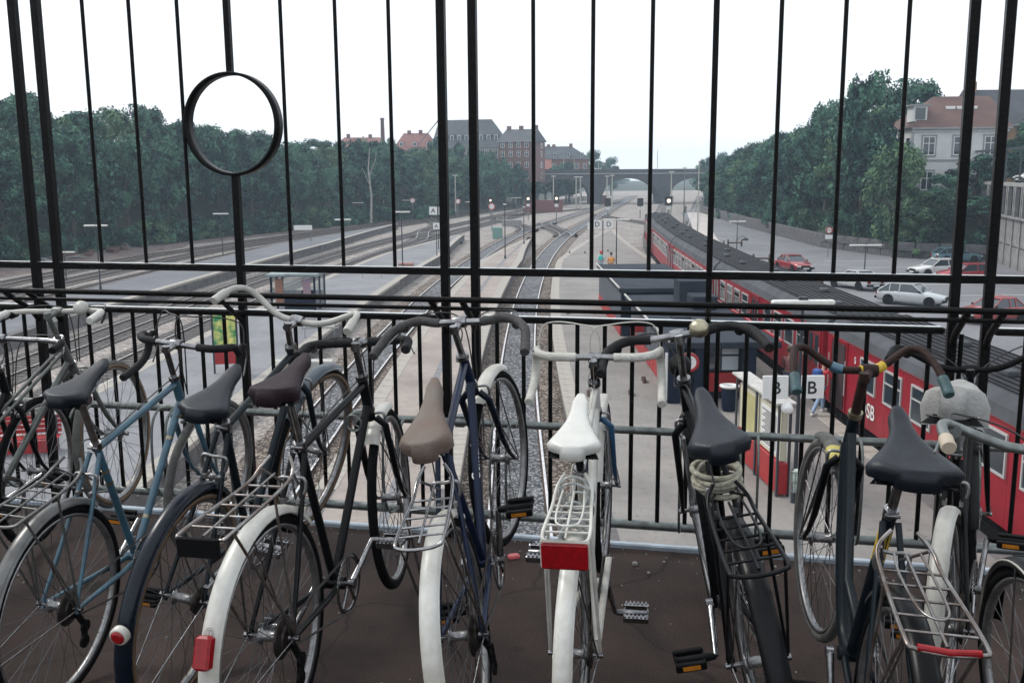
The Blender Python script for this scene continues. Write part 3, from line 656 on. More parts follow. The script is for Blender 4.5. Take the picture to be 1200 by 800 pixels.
# dark open wagon at far left below the wood
def wagon():
    p = ground_at(25, 303, ZG); r = thing('low_wagon', 'low dark flat wagon standing on the far left below the wood', 'wagon', (p.x-1, p.y-4, ZG), R(96))
    MB().bbox((-8, -1.3, .9), (8, 1.3, 1.9), .05).build('body', M_poled, r)
    for x in (-5.5, -3.7, 3.7, 5.5):
        MB().lathe([(.45, -.75), (.45, -.62), (.1, -.6), (.1, .6), (.45, .62), (.45, .75)], (x, 0, .55), 'y', 14).build('wheelset', M_rust, r)
    for i in range(7): MB().bbox((-7+i*2, -1.0, 1.9), (-5.4+i*2, 1.0, 2.0+.25*(i % 3)), .04).build('load', [M_conc, M_scrap][i % 2], r)
wagon()
# ================================================================== HAZE
def haze():
    m = bpy.data.materials.new('haze_air'); m.use_nodes = True; n = m.node_tree; n.nodes.clear()
    v = n.nodes.new('ShaderNodeVolumePrincipled'); o = n.nodes.new('ShaderNodeOutputMaterial')
    v.inputs['Color'].default_value = (.68, .86, 1.0, 1); v.inputs['Density'].default_value = .0006; v.inputs['Anisotropy'].default_value = .2
    n.links.new(v.outputs[0], o.inputs['Volume'])
    MB().box((-760, -130, -8.6), (760, 820, 18)).build('haze', m, kind='stuff')
haze()
# ================================================================== TRAIN
M_tred = mat('train_red_paint', (.32, .006, .02), .38, noise=.3, scale=1.6, bump=.04)
M_tdred = mat('train_dark_red', (.2, .012, .015), .5, noise=.3, scale=2)
M_troof = mat('train_roof_grey', (.085, .09, .1), .75, spec=.2, noise=.35, scale=.8)
M_trib = mat('train_roof_dark', (.04, .042, .048), .8, spec=.15, noise=.4, scale=.7)
M_under = mat('underframe_black', (.012, .011, .011), .8, spec=.1, noise=.4, scale=2)
M_tframe = mat('window_frame_alloy', (.5, .5, .49), .4, .2)
TW = 1.46
def car_body(L):
    prof = [(-TW, -5.98), (-TW, -3.72), (-1.36, -3.44), (-1.12, -3.2), (-.95, -3.13), (.95, -3.13), (1.12, -3.2), (1.36, -3.44), (TW, -3.72), (TW, -5.98)]
    side = MB(); y0, y1 = -L/2, L/2
    for sx in (-1, 1):
        side.box((min(sx*TW, sx*(TW-.12)), y0, -5.98), (max(sx*TW, sx*(TW-.12)), y1, -3.7))
        side.box((min(sx*(TW+.015), sx*(TW-.02)), y0, -5.1), (max(sx*(TW+.015), sx*(TW-.02)), y1, -5.04))
    for y in (y0, y1-.1): side.box((-TW+.121, y, -5.98), (TW-.121, y+.1, -3.45))
    sh = MB(); pr = prof[1:9]
    vs = [(x, y, z) for y in (y0, y1) for x, z in pr]; k = len(pr)
    sh.add(vs, [(i, i+1, k+i+1, k+i) for i in range(k-1)], False); sh.add(vs[:k], [tuple(range(k))]); sh.add(vs[k:], [tuple(range(k))])
    rib = MB()
    for i in range(9):
        x = -1.0+i*.25; rib.box((x-.035, y0+.15, -3.15), (x+.035, y1-.15, -3.085))
    plate = MB().box((-1.1, y0+.1, -3.14), (1.1, y1-.1, -3.12))
    return side.mesh('body'), sh.mesh('roof'), rib, plate
CL = 19.6
_b, _s, _rib, _pl = car_body(CL)
_pl.f and None
rib_me = _rib.mesh('roof_rib'); 
one_rib = MB().box((-.022, -CL/2+.2, -3.119), (.022, CL/2-.2, -3.098)).mesh('roof_rib'); plate_me = _pl.mesh('roof_walkway')
def win_frame(w_, h_):
    t = .055; mb = MB()
    mb.box((-.03, -w_/2, -h_/2), (.03, w_/2, -h_/2+t)).box((-.03, -w_/2, h_/2-t), (.03, w_/2, h_/2)).box((-.03, -w_/2, -h_/2+t), (.03, -w_/2+t, h_/2-t)).box((-.03, w_/2-t, -h_/2+t), (.03, w_/2, h_/2-t)).box((-.025, -w_/2+t, h_*.1), (.025, w_/2-t, h_*.1+.04))
    return mb.mesh('window')
wf_me = win_frame(1.25, .98); wf_me.materials.append(M_tframe)
pane_me = MB().box((-.012, -.6, -.47), (.012, .6, .47)).mesh('pane'); pane_me.materials.append(M_glass)
def carriage(yc, label, doors, wins, hide_far=True, end_dark=False):
    x = 12.0+bend(yc); a = -math.atan((bend(yc+9.8)-bend(yc-9.8))/19.6)
    r = thing('train_carriage', label, 'train', (x, yc, 0), a, 'carriages of the red train')
    for n_, me, m in (('body', _b, M_tred), ('roof', _s, M_troof)): inst(n_, me, m, r)
    inst('roof_walkway', plate_me, M_trib, r)
    for i in range(9): inst('roof_rib', one_rib, M_under, r, (-1.0+i*.25, 0, 0))
    for i in range(5): MB().bbox((-.55+(i % 2)*.7, -8+i*3.9, -3.12), (-.25+(i % 2)*.7, -7.5+i*3.9, -2.98), .03).build('roof_vent', M_troof, r)
    ub = MB().box((-1.2, -CL/2+.3, -6.25), (1.2, CL/2-.3, -5.98))
    for k in range(4): ub.box((-1.3, -5+k*2.6, -6.7), (1.3, -3.4+k*2.6, -6.25))
    ub.build('underframe', M_under, r)
    sm_ = MB()
    for k in range(17):
        yy = -CL/2+.6+k*1.15
        for sx in (-1, 1): sm_.box((sx*(TW+.002)-.002, yy-.008, -5.96), (sx*(TW+.002)+.002, yy+.008, -3.74))
    for sx in (-1, 1): sm_.box((sx*(TW+.01)-.012, -CL/2, -3.74), (sx*(TW+.01)+.012, CL/2, -3.7))
    sm_.build('panel_seams', M_tdred, r, 'stuff')
    for yy in (-7.4, 7.4):
        bg_ = MB().box((-1.15, yy-1.5, -6.6), (1.15, yy+1.5, -6.3)).build('bogie', M_under, r)
        for dy in (-1.1, 1.1): MB().lathe([(.42, -.8), (.42, -.68), (.08, -.66), (.08, .66), (.42, .68), (.42, .8)], (0, yy+dy, -6.42), 'y', 16).xf(lambda v, yy=yy, dy=dy: Vector((v.y, (v.x)+yy+dy, v.z))).build('wheelset', M_rust, bg_)
    for y in wins:
        w_ = inst('window', wf_me, None, r, (-TW-.012, y, -4.42)); inst('pane', pane_me, None, w_, (.008, 0, 0))
        if int(y*3) % 2: MB().box((-.02, -.6, .06), (-.002, .6, .3)).build('lowered_sash', M_under, w_)
        w2 = inst('window', wf_me, None, r, (TW+.012, y, -4.42)); inst('pane', pane_me, None, w2, (-.008, 0, 0))
    for y in doors:
        d = MB().box((-TW-.03, y-.68, -5.95), (-TW-.004, y+.68, -3.78)).build('door', M_tdred, r)
        MB().box((-TW-.05, y-.75, -5.97), (-TW-.001, y-.68, -3.72)).box((-TW-.05, y+.68, -5.97), (-TW-.001, y+.75, -3.72)).box((-TW-.05, y-.68, -3.78), (-TW-.001, y+.68, -3.72)).build('door_frame', M_tred, d)
        for dy in (-.34, .34):
            MB().box((-TW-.045, y+dy-.19, -4.95), (-TW-.031, y+dy+.19, -3.95)).build('pane', M_glass, d)
            MB().tube([(-TW-.09, y+dy*2.3, -5.4), (-TW-.09, y+dy*2.3, -4.3)], .018, 6).build('door_handle', M_tframe, d)
    MB().box((-1.0, CL/2, -5.9), (1.0, CL/2+.32, -3.4)).build('gangway', M_under, r)
    if end_dark: MB().box((-TW, CL/2+.001, -5.9), (TW, CL/2+.1, -3.3)).build('end_panel', M_under, r)
    return r
c1 = carriage(22.3, 'nearest red carriage, with DSB lettered on its side', (8.55,), (-7.3, -5.4, -3.5, -1.6, .3, 2.2, 4.1, 6.0))
text('DSB', .62, M_signw, c1, Matrix.Translation((-TW-.02, 5.85, -5.42)) @ Matrix.Rotation(R(-90), 4, 'Z') @ Matrix.Rotation(R(90), 4, 'X'), 'lettering')
text('S', .3, M_signw, c1, Matrix.Translation((-TW-.02, 7.1, -4.15)) @ Matrix.Rotation(R(-90), 4, 'Z') @ Matrix.Rotation(R(90), 4, 'X'), 'emblem')
wn = [-8.6+1.62*i for i in range(11)]
carriage(42.2, 'second red carriage from the near end, the passengers board at its near door', (-8.9, 0, 8.9), [-7.3, -5.6, -3.9, -2.2, 2.1, 3.8, 5.5, 7.2])
carriage(62.1, 'third red carriage of the train, beyond the dark kiosk roof', (-8.9, 8.9), [-7.2+1.6*i for i in range(10)])
carriage(82.0, 'fourth red carriage of the train, faded by haze', (-8.9, 8.9), [-7.2+1.6*i for i in range(10)])
carriage(101.9, 'farthest red carriage, at the curve before the signals', (-8.9, 8.9), [-7.2+1.6*i for i in range(10)], end_dark=True)
# open doorway the passengers are stepping into
od = MB().box((-TW-.06, 7.95, -5.9), (-TW-.052, 9.15, -3.85)).build('open_doorway', mat('dark_doorway', (.03, .012, .012), .8), c1)

# ================================================================== KIOSK BUILDING ON THE PLATFORM
M_navy = mat('navy_blue_cladding', (.008, .014, .034), .55, spec=.12, noise=.3, scale=1.5)
M_navyr = mat('dark_felt_roof', (.026, .033, .046), .8, spec=.2, noise=.35, scale=.8, bump=.2, bscale=20)
M_kgrey = mat('speckled_grey_panel', (.1, .11, .13), .7, col2=(.05, .055, .07), scale=9)
M_kred = mat('kiosk_red', (.36, .016, .018), .45, noise=.12, scale=2)
def kiosk():
    r = thing('platform_kiosk', 'long dark blue flat-roofed kiosk building with red lower panels on the platform by the train', 'building', (0, 0, 0))
    zb, zt = ZP+.004, -3.95
    def bx(n, a, b, m, p=None, c=.0): return (MB().bbox(a, b, c) if c else MB().box(a, b)).build(n, m, p or r)
    # far block
    bx('wall', (5.25, 46.2, zb), (8.2, 58, zt-.12), M_navy)
    for i in range(8): bx('side_panel', (5.21, 46.35+i*1.46, zb+.62), (5.249, 46.35+i*1.46+1.4, zt-.2), M_kgrey)
    for i in range(12): bx('red_panel', (5.19, 46.3+i*.97, zb+.02), (5.248, 46.3+i*.97+.94, zb+.6), M_kred)
    ro = bx('roof', (5.1, 45.9, zt-.12), (9.15, 58.2, zt+.1), M_navyr, c=.03)
    bx('roof_edge', (5.05, 45.88, zt+.1), (5.12, 58.2, zt+.16), M_concw, ro)
    # near block
    bx('wall', (5.6, 33.2, zb), (8.2, 45.2, zt-.36), M_navy)
    bx('wall', (5.7, 45.2, zb), (8.1, 46.2, zt-.5), M_navy)
    for i in range(7): bx('side_panel', (5.56, 36.0+i*1.3, zb+.62), (5.599, 36.0+i*1.3+1.24, zt-.5), M_kgrey)
    for i in range(12): bx('red_panel', (5.54, 34.0+i*.93, zb+.02), (5.598, 34.0+i*.93+.9, zb+.6), M_kred)
    ro = bx('roof', (5.3, 32.4, zt-.35), (9.1, 45.3, zt-.13), M_navyr, c=.03)
    bx('roof_edge', (5.24, 32.4, zt-.13), (5.31, 45.3, zt-.07), M_concw, ro); bx('roof_edge', (9.06, 32.4, zt-.13), (9.13, 45.3, zt-.07), M_kred, ro)
    bx('roof_box', (7.3, 42.2, zt-.13), (8.5, 43.8, zt+.85), M_navyr, ro, .04); bx('roof_box', (7.5, 40.2, zt-.13), (8.55, 41.6, zt+.42), M_navyr, ro, .04)
    bx('roof_hatch', (6.2, 37, zt-.13), (6.9, 37.8, zt+.06), M_navyr, ro, .03)
    # front face: columns, glazed shop window with shutters, red apron
    for x in (5.3, 7.85): bx('column', (x, 32.45, zb), (x+.42, 33.0, zt-.36), M_navy)
    bx('column', (6.2, 32.5, zb), (6.5, 33.0, zt-.36), M_navy)
    f = bx('front_window', (6.55, 33.02, zb+1.0), (7.83, 33.19, zt-.4), M_navy)
    for i, z in enumerate((zb+1.05, zb+1.6)): bx('pane', (6.62, 32.98, z), (7.18, 33.015, z+.48), M_glass, f); bx('pane', (7.22, 32.98, z), (7.78, 33.015, z+.48), mat('pale_blind', (.4, .45, .48), .4), f)
    bx('red_panel', (6.55, 32.95, zb+.3), (7.83, 33.1, zb+.95), M_kred)
    bx('white_strip', (5.2, 32.5, zb+.1), (5.28, 32.56, zt-.5), M_signw)
    bx('red_box', (5.05, 40.1, zb+1.2), (5.5, 40.5, zb+1.75), M_kred)
    # round sign facing the bridge
    s = MB().lathe([(.34, 0), (.34, .05)], (5.98, 32.35, -4.75), 'y', 28).build('round_sign', M_signw, r)
    MB().ring((5.98, 32.33, -4.75), .29, [(-.05, 0), (.05, 0), (.05, .03), (-.05, .03)], 28).build('red_ring', M_kred, s)
    text('3', .4, M_signk, s, Matrix.Translation((5.98, 32.34, -4.75)) @ Matrix.Rotation(R(90), 4, 'X'), 'figure')
kiosk()

# notice board with posters and a red base
def notice_board():
    a, b = Vector((6.55, 22.75, 0)), Vector((6.32, 26.3, 0)); d = b-a; L = d.length
    r = thing('notice_board', 'cream timetable board on a red base in front of the kiosk', 'notice board', (a.x, a.y, ZP), math.atan2(d.y, d.x))
    MB().bbox((0, -.12, .05), (L, .12, .85), .02).build('red_base', M_kred, r)
    for x in (.05, L/2, L-.05): MB().box((x-.05, -.16, 0), (x+.05, -.121, 2.3)).box((x-.05, .121, 0), (x+.05, .16, 2.3)).build('post', M_poled, r)
    MB().bbox((.06, -.07, .88), (L-.06, .07, 2.1), .01).build('board', mat('cream_board', (.6, .57, .44), .6, noise=.12, scale=3), r)
    MB().box((.3, .071, .98), (1.55, .082, 2.0)).build('poster', M_signw, r); MB().box((1.9, .071, .98), (L-.35, .084, 2.0)).build('poster', mat('yellow_poster', (.48, .44, .2), .6, noise=.2, scale=3), r)
    pr = MB()
    for i in range(16): pr.box((.38, .083, 1.05+i*.055), (1.48-.13*(i % 3), .086, 1.075+i*.055))
    pr.build('timetable_print', M_signk, r, 'stuff')
    MB().bbox((-.1, -.25, 2.3), (L+.1, .25, 2.36), .01).build('roof_strip', M_concw, r)
notice_board()

def bin_(x, y, z, label, basket=False):
    r = thing('litter_bin', label, 'bin', (x, y, z))
    if basket:
        mb = MB()
        for i in range(16): a = i/16*2*PI; mb.tube([(math.cos(a)*.16, math.sin(a)*.16, .45), (math.cos(a)*.19, math.sin(a)*.19, .95)], .007, 4)
        for zz, rr in ((.45, .16), (.7, .175), (.95, .19)): mb.ring((0, 0, zz), rr, [(-.01, -.01), (.01, -.01), (.01, .01), (-.01, .01)], 20, 'z')
        mb.build('wire_basket', M_galv, r); MB().lathe([(.12, .46), (.15, .6), (.16, .85), (.1, .93), (.01, .95)], (0, 0, 0), 'z', 12).build('litter', M_signw, r)
    else:
        MB().lathe([(.2, 0), (.24, .1), (.27, .75), (.25, .8)], (0, 0, 0), 'z', 18).build('barrel', M_navy, r); MB().lathe([(.28, .78), (.33, .82), (.33, .86), (.22, .88), (.2, .8)], (0, 0, 0), 'z', 20).build('rim', M_signw, r)
bin_(7.15, 31.4, ZP+.01, 'dark round litter bin with a white rim below the kiosk window')
MB_ = None

# ---------------------------------------------------------------- lamps, signs, signals
def tube_lamp(x, y, zb, ztop, label, w_=1.5, pole=M_poled, group='platform lamps with a white tube', rz=0, arm=False):
    r = thing('platform_lamp', label, 'lamp', (x, y, zb), rz, group); h = ztop-zb
    MB().tube([(0, 0, 0), (0, 0, h)], [.055, .035], 8).build('pole', pole, r)
    MB().lathe([(.09, 0), (.09, .25), (.06, .3)], (0, 0, 0), 'z', 10).build('base', pole, r)
    MB().bbox((-w_/2, -.09, h-.02), (w_/2, .09, h+.1), .03).build('lamp_cover', M_lampw, r)
    MB().box((-.1, -.06, h+.1), (.1, .06, h+.17)).build('lamp_cap', pole, r)
    if arm:
        MB().tube(smooth_path([(0, 0, h*.35), (.1, 0, h*.5), (.5, 0, h*.58), (.8, 0, h*.55)]), .03, 6).build('arm', pole, r)
        MB().lathe([(.02, .1), (.2, .02), (.32, -.1), (.3, -.2), (.05, -.22)], (.85, 0, h*.52), 'z', 12).build('hanging_lamp', M_poled, r)
    return r
def lamp_px(px, ptop, pbase, z, label, **k):
    p = ground_at(px, pbase, z); return tube_lamp(p.x, p.y, z, height_at(ptop, p.y, px), label, **k)
# the near lamp carries the two B signs and a basket
nl_ = tube_lamp(6.72, 22.35, ZP, -1.42, 'near platform lamp with a long white tube and two B signs', w_=1.45)
for dx, nm in ((-.54, 'B'), (.3, 'B')):
    s = MB().bbox((dx-.3 if dx > 0 else dx-.32, -.03, 2.55), (dx+.28, .03, 3.1), .01).build('letter_sign', M_signw, nl_)
    text(nm, .42, M_signk, s, Matrix.Translation((dx-.01, -.034, 2.8)) @ Matrix.Rotation(R(90), 4, 'X'), 'letter')
mb = MB()
for i in range(14): a = i/14*2*PI; mb.tube([(math.cos(a)*.13, math.sin(a)*.13-.2, .35), (math.cos(a)*.16, math.sin(a)*.16-.2, .85)], .007, 4)
for zz, rr in ((.35, .13), (.6, .145), (.85, .16)): mb.ring((0, -.2, zz), rr, [(-.012, -.01), (.012, -.01), (.012, .01), (-.012, .01)], 18, 'z')
mb.build('litter_basket', M_galv, nl_); MB().lathe([(.1, .36), (.13, .6), (.13, .8), (.08, .88), (.01, .9)], (0, -.2, 0), 'z', 12).build('litter', mat('pale_litter', (.5, .6, .55), .6, noise=.4, scale=12), nl_)
MB().lathe([(.04, -.2), (.11, -.18), (.14, 0), (.12, .04), (.01, .06)], (-.3, -.1, 2.35), 'y', 14).build('loudspeaker', M_signw, nl_)
lamp_px(722, 258, 320, ZP, 'platform lamp with a white tube top beyond the dark kiosk', w_=2.0)
lamp_px(863, 260, 300, ZG, 'lamp with a white tube and a hanging side lamp at the road edge', w_=1.7, arm=True)
lamp_px(1012, 288, 336, ZG, 'lamp with a white tube top standing among the parked cars', w_=2.4)
lamp_px(118, 265, 339, ZP, 'platform lamp with a white tube in front of the left wood, leftmost', w_=1.6)
lamp_px(262, 251, 308, ZG, 'platform lamp with a white tube under the iron ring', w_=1.5)
lamp_px(404, 258, 318, ZP, 'thin platform lamp beyond the small shelter', w_=1.3)
lamp_px(472, 249, 316, ZP, 'platform lamp right behind the tall pair of fence posts, left one', w_=1.4)
lamp_px(420, 238, 262, ZG, 'small lamp tube against the left wood, between the two thin bars', w_=1.9)
lamp_px(478, 235, 258, ZG, 'small distant lamp tube against the wood beside a round sign', w_=1.9)
lamp_px(592, 240, 303, ZP, 'dark slender post on the pinkish platform, nearest one', w_=.3)
lamp_px(614, 243, 286, ZP, 'dark slender post on the pinkish platform, second one', w_=.3)
lamp_px(552, 237, 262, ZG, 'small far lamp tube just left of the round track sign', w_=1.9)
lamp_px(605, 232, 250, ZG, 'farthest small lamp tube before the end of the left wood', w_=2.0)
lamp_px(78, 296, 330, ZG, 'short lamp with white cover near the far left edge', w_=1.7)
def street_lamp(px, ptop, pbase, z, label, r_=.09, m=M_poley, head=.5, grp=None):
    p = ground_at(px, pbase, z); h = height_at(ptop, p.y, px)-z; r = thing('street_lamp', label, 'street lamp', (p.x, p.y, z), 0, grp)
    MB().tube([(0, 0, 0), (0, 0, h*.5), (0, 0, h)], [r_*1.3, r_, r_*.8], 8).build('pole', m, r)
    MB().bbox((-head, -.16, h), (head, .16, h+.16), .04).build('lamp_head', M_lampw, r)
street_lamp(450, 205, 257, ZG, 'tall pale lamp mast in front of the left wood, nearer one')
street_lamp(534, 206, 252, ZG, 'tall pale lamp mast in front of the left wood, farther one', .12)
street_lamp(817, 190, 284, ZG, 'tall grey mast between the train roof and the road', .07, M_poley, .12)
street_lamp(801, 197, 262, ZG, 'tall thin mast on the sandy edge by the lit signal', .09, M_pole, .4)
for i, (x, t, b) in enumerate(((648.5, 207, 246), (675, 208, 246), (680, 208, 246), (711, 207, 246), (717, 206, 246), (786, 202, 250))):
    street_lamp(x, t, b, ZG, 'tall pale lamp mast in front of the far road bridge', .13, M_poley, .5, 'masts in front of the far bridge')
for px, t in ((635, 189), (661, 186), (673, 186), (701, 184), (769, 176)):
    Y = 262; x = (px-600)/F_PX*Y; o = MB().tube([(0, 0, .9), (0, 0, height_at(t, Y, px))], .09, 6).build('bridge_mast', M_poley); o.location = (x, Y, 0); tag(o, 'thin pale mast standing on the far road bridge', 'mast', 'masts on the far bridge')
def signal(px, ptop, pbase, z, label, lit=False, disc=False, hw=.55, kind='signal'):
    p = ground_at(px, pbase, z); h = height_at(ptop, p.y, px)-z; r = thing('rail_signal', label, 'signal', (p.x, p.y, z))
    MB().tube([(0, 0, 0), (0, 0, h)], .08, 8).build('pole', M_pole, r)
    if disc:
        MB().lathe([(.48, -.06), (.48, 0)], (0, -.08, h), 'y', 20).build('round_sign', M_signw, r)
        MB().ring((0, -.15, h), .4, [(-.06, 0), (.08, 0), (.08, .02), (-.06, .02)], 20).build('sign_rim', mat('pink_rim', (.6, .2, .2), .5), r)
    else:
        MB().bbox((-hw, -.15, h-.1), (hw, .15, h+1.35), .06).build('signal_head', M_signk, r)
        if lit: MB().lathe([(hw*.5, -.03), (hw*.5, 0)], (0, -.16, h+.62), 'y', 18).build('lit_lens', mat('lit_signal_lens', (1, .85, .7), .3, emit=((1, .8, .6), 1.3)), r)
        MB().box((-.3, -.1, h-.75), (.3, .05, h-.3)).build('number_plate', M_signw, r)
    return r
signal(783, 240, 264, ZG, 'signal with a bright lit lens right of the train end', True, hw=.6)
signal(712, 241, 257, ZG, 'dark signal head in front of the middle bridge arch, left one')
signal(750, 241, 256, ZG, 'dark signal head in front of the middle bridge arch, nearer the train')
signal(652, 237, 262, ZG, 'signal showing a small white light before the left bridge arch', True, hw=.45)
signal(619, 237, 258, ZG, 'signal showing a small white light beside the thin fence bar', True, hw=.45)
signal(575, 239, 258, ZG, 'signal head with a dark face above the round track sign', True, hw=.35)
signal(576.5, 242, 270, ZG, 'round white sign with a red rim on a post between the tracks, nearest', disc=True)
signal(537, 236, 256, ZG, 'round white sign with a red rim near the tall fence posts', disc=True)
signal(484, 235, 258, ZG, 'round pale sign against the left wood', disc=True)
def number_sign(px, ptop, pbase, z, chars, label, gap=.62, s_=.5, legs=1):
    p = ground_at(px, pbase, z); h = height_at(ptop, p.y, px)-z; r = thing('platform_sign', label, 'sign', (p.x, p.y, z)); n = len(chars)
    for sx in ((0,) if legs == 1 else (-gap, gap)): MB().tube([(sx, 0, 0), (sx, 0, h+.3)], .045, 6).build('post', M_poled, r)
    for i, ch in enumerate(chars):
        x = (i-(n-1)/2)*gap; sg = MB().bbox((x-s_/2, -.11, h-s_/2), (x+s_/2, -.05, h+s_/2), .01).build('sign_panel', M_signw, r)
        text(ch, s_*.8, M_signk, sg, Matrix.Translation((x, -.115, h)) @ Matrix.Rotation(R(90), 4, 'X'), 'letter')
number_sign(514, 247, 292, ZP, 'AA', 'pair of white square letter signs on a post beyond the tall fence posts', .95, .8)
number_sign(512, 265, 300, ZP, 'A', 'small single white sign low on a post on the grey platform', 1.0, .6)
number_sign(706, 263, 312, ZP, 'DD', 'pair of white square letter signs near the far end of the middle platform', .95, .7)
number_sign(692, 265, 300, ZP, 'B', 'small white square sign on the far end of the middle platform', .8, .6)
def board_sign(px, ptop, pbase, z, w_, h_, label):
    p = ground_at(px, pbase, z); h = height_at(ptop, p.y, px)-z; r = thing('station_sign', label, 'sign', (p.x, p.y, z))
    for sx in (-w_*.42, w_*.42): MB().tube([(sx, 0, 0), (sx, 0, h)], .05, 6).build('post', M_pole, r)
    s = MB().bbox((-w_/2, -.05, h-h_), (w_/2, .05, h), .01).build('sign_panel', M_signw, r)
board_sign(356, 264, 291, ZG, 2.1, .55, 'long white station name sign on two legs between the left tracks')
# road sign at the right wall
def road_sign():
    p = ground_at(970, 301, ZG+.1); h = height_at(271, p.y, 970)-ZG; r = thing('road_sign', 'round red rimmed traffic sign with a small plate by the low stone wall', 'road sign', (p.x, p.y, ZG+.1))
    MB().tube([(0, 0, 0), (0, 0, h+.3)], .04, 8).build('post', M_pole, r)
    MB().lathe([(.36, -.06), (.36, -.02)], (0, 0, h), 'y', 22).build('disc', M_signw, r)
    MB().ring((0, -.09, h), .3, [(-.05, 0), (.06, 0), (.06, .025), (-.05, .025)], 24).build('red_rim', M_kred, r); MB().box((-.35, -.06, h-.85), (.35, -.03, h-.45)).build('plate', M_signw, r)
    MB().xf(lambda v: v).box((-.28, -.07, h-.03), (.28, -.061, h+.03)).build('red_bar', M_kred, r)
road_sign()

# ---------------------------------------------------------------- small shelter, poster stand, trough on the left platform
def shelter():
    r = thing('platform_shelter', 'small glazed waiting shelter with a flat dark roof and posters on the left platform', 'shelter', (-12.5, 55.5, ZP+.01), R(-3))
    w_, d, h = 2.5, 2.3, 2.0
    MB().bbox((-w_/2-.25, -.3, h), (w_/2+.25, d+.3, h+.16), .03).build('roof', mat('shelter_roof_stained', (.09, .12, .13), .6, col2=(.3, .36, .36), scale=1.1), r)
    for x in (-w_/2, w_/2):
        for y in (0, d/2, d): MB().box((x-.05, y-.05, 0), (x+.05, y+.05, h)).build('post', M_navy, r)
    for x, m_, n_ in ((-w_/2+.45, mat('orange_poster', (.34, .15, .1), .6, noise=.4, scale=3), 'poster'), (w_/2-.45, mat('violet_poster', (.22, .19, .32), .6, col2=(.36, .2, .18), scale=3), 'poster')):
        MB().box((x-.22, .0, .35), (x+.22, .04, h-.15)).build(n_, m_, r)
    MB().box((-.55, .01, .2), (.05, .03, h-.1)).build('glass_panel', M_clear, r); MB().box((.08, .01, .2), (.5, .03, h-.1)).build('glass_panel', M_clear, r)
    MB().box((-w_/2-.02, .1, .2), (-w_/2+.02, d-.1, h-.1)).build('glass_panel', M_clear, r); MB().box((w_/2-.02, .1, .2), (w_/2+.02, d-.1, h-.1)).build('glass_panel', M_clear, r)
    MB().bbox((-1.1, d-.6, .4), (1.1, d-.2, .47), .02).build('bench', M_poled, r); MB().box((-1.35, d-.03, .1), (1.35, d, h-.1)).build('back_panel', M_clear, r); MB().box((-1.2, d-.08, .1), (1.2, d-.04, .95)).build('lower_panel', M_navy, r); MB().box((-.5, -.02, .12), (1.2, .0, .7)).build('lower_panel', M_navy, r)
shelter()
def poster_stand():
    p = ground_at(266, 437, ZP); r = thing('poster_stand', 'poster stand with a bright green and yellow poster above a red panel', 'poster stand', (p.x, p.y, ZP), R(12))
    h = height_at(362, p.y, 262)-ZP
    for x in (-.46, .46): MB().box((x-.035, -.04, 0), (x+.035, .04, h)).build('post', M_poled, r)
    MB().box((-.42, -.03, h-1.65), (.42, .03, h-.02)).build('poster', mat('green_yellow_poster', (.02, .26, .09), .5, col2=(.75, .68, .2), scale=3.4, detail=1), r)
    MB().box((-.42, -.032, h-2.2), (.42, .032, h-1.68)).build('red_panel', M_kred, r)
poster_stand()
tr_ = MB().bbox((-10.1, 40.2, ZP-.35), (-7.55, 40.75, ZP+.05), .03).build('concrete_trough', M_concw); tag(tr_, 'long pale concrete block lying beside the blue-grey track', 'concrete block')
rb = thing('platform_bench', 'red bench on the left platform seen low behind the leftmost bicycles', 'bench', (-14.0, 26.6, ZP+.01), R(12))
for i in range(4): MB().bbox((-1.1, .08+i*.13, .42), (1.1, .19+i*.13, .46), .008).build('seat_slat', M_kred, rb)
for i in range(4): MB().bbox((-1.1, .62+i*.02, .5+i*.13), (1.1, .65+i*.02, .61+i*.13), .008).build('back_slat', M_kred, rb)
for x in (-.95, .95): MB().box((x-.04, .05, 0), (x+.04, .6, .42)).box((x-.04, .6, 0), (x+.04, .68, 1.0)).build('leg', M_poled, rb)
MB().bbox((-1.1, .0, .06), (1.1, .05, .42), .01).build('front_panel', M_kred, rb)
for px, py, lb in ((436, 326, 'small wire bench on the left platform behind the shelter'), (375, 396, 'low wire bench on the left platform in front of the shelter')):
    p = ground_at(px, py, ZP); b = thing('wire_bench', lb, 'bench', (p.x, p.y, ZP+.01), R(4))
    mb = MB()
    for i in range(7): mb.tube([(-.9, i*.07, .45), (.9, i*.07, .45)], .01, 4)
    for i in range(5): mb.tube([(-.9, .47, .52+i*.08), (.9, .47, .52+i*.08)], .01, 4)
    mb.build('wire_seat', M_galv, b)
    for x in (-.7, .7): MB().tube([(x, 0, 0), (x, 0, .45), (x, .47, .45), (x, .47, .86)], .02, 6).build('leg', M_galv, b)
# little trackside cabinets and manhole marks
for px, py, w_, h_, m_, lb in ((583, 277, 1.3, 1.5, mat('cabinet_green', (.16, .28, .25), .6), 'pale green trackside cabinet between the far tracks'), (538, 283, .9, .35, M_poled, 'dark low hatch on the left platform'), (476, 312, 1.2, .5, mat('brick_block', (.3, .17, .14), .9), 'low reddish block on the left platform'), (600, 262, 3.2, 1.0, M_conc, 'long low concrete box between the far tracks'), (700, 236, 5, 2.2, mat('far_red_wagon', (.18, .06, .06), .7), 'distant blue-grey and red wagon under the bridge'), (637, 246, 8, 2.6, mat('far_red_wagon', (.18, .06, .06), .7), 'distant faded red wagon below the left bridge arch')):
    p = ground_at(px, py+3, ZG if py < 300 else ZP); o = MB().bbox((-w_/2, -.5, 0), (w_/2, .5, h_), .05).build('trackside_cabinet' if w_ < 4 else 'far_wagon', m_); o.location = p; tag(o, lb, 'cabinet' if w_ < 4 else 'wagon')

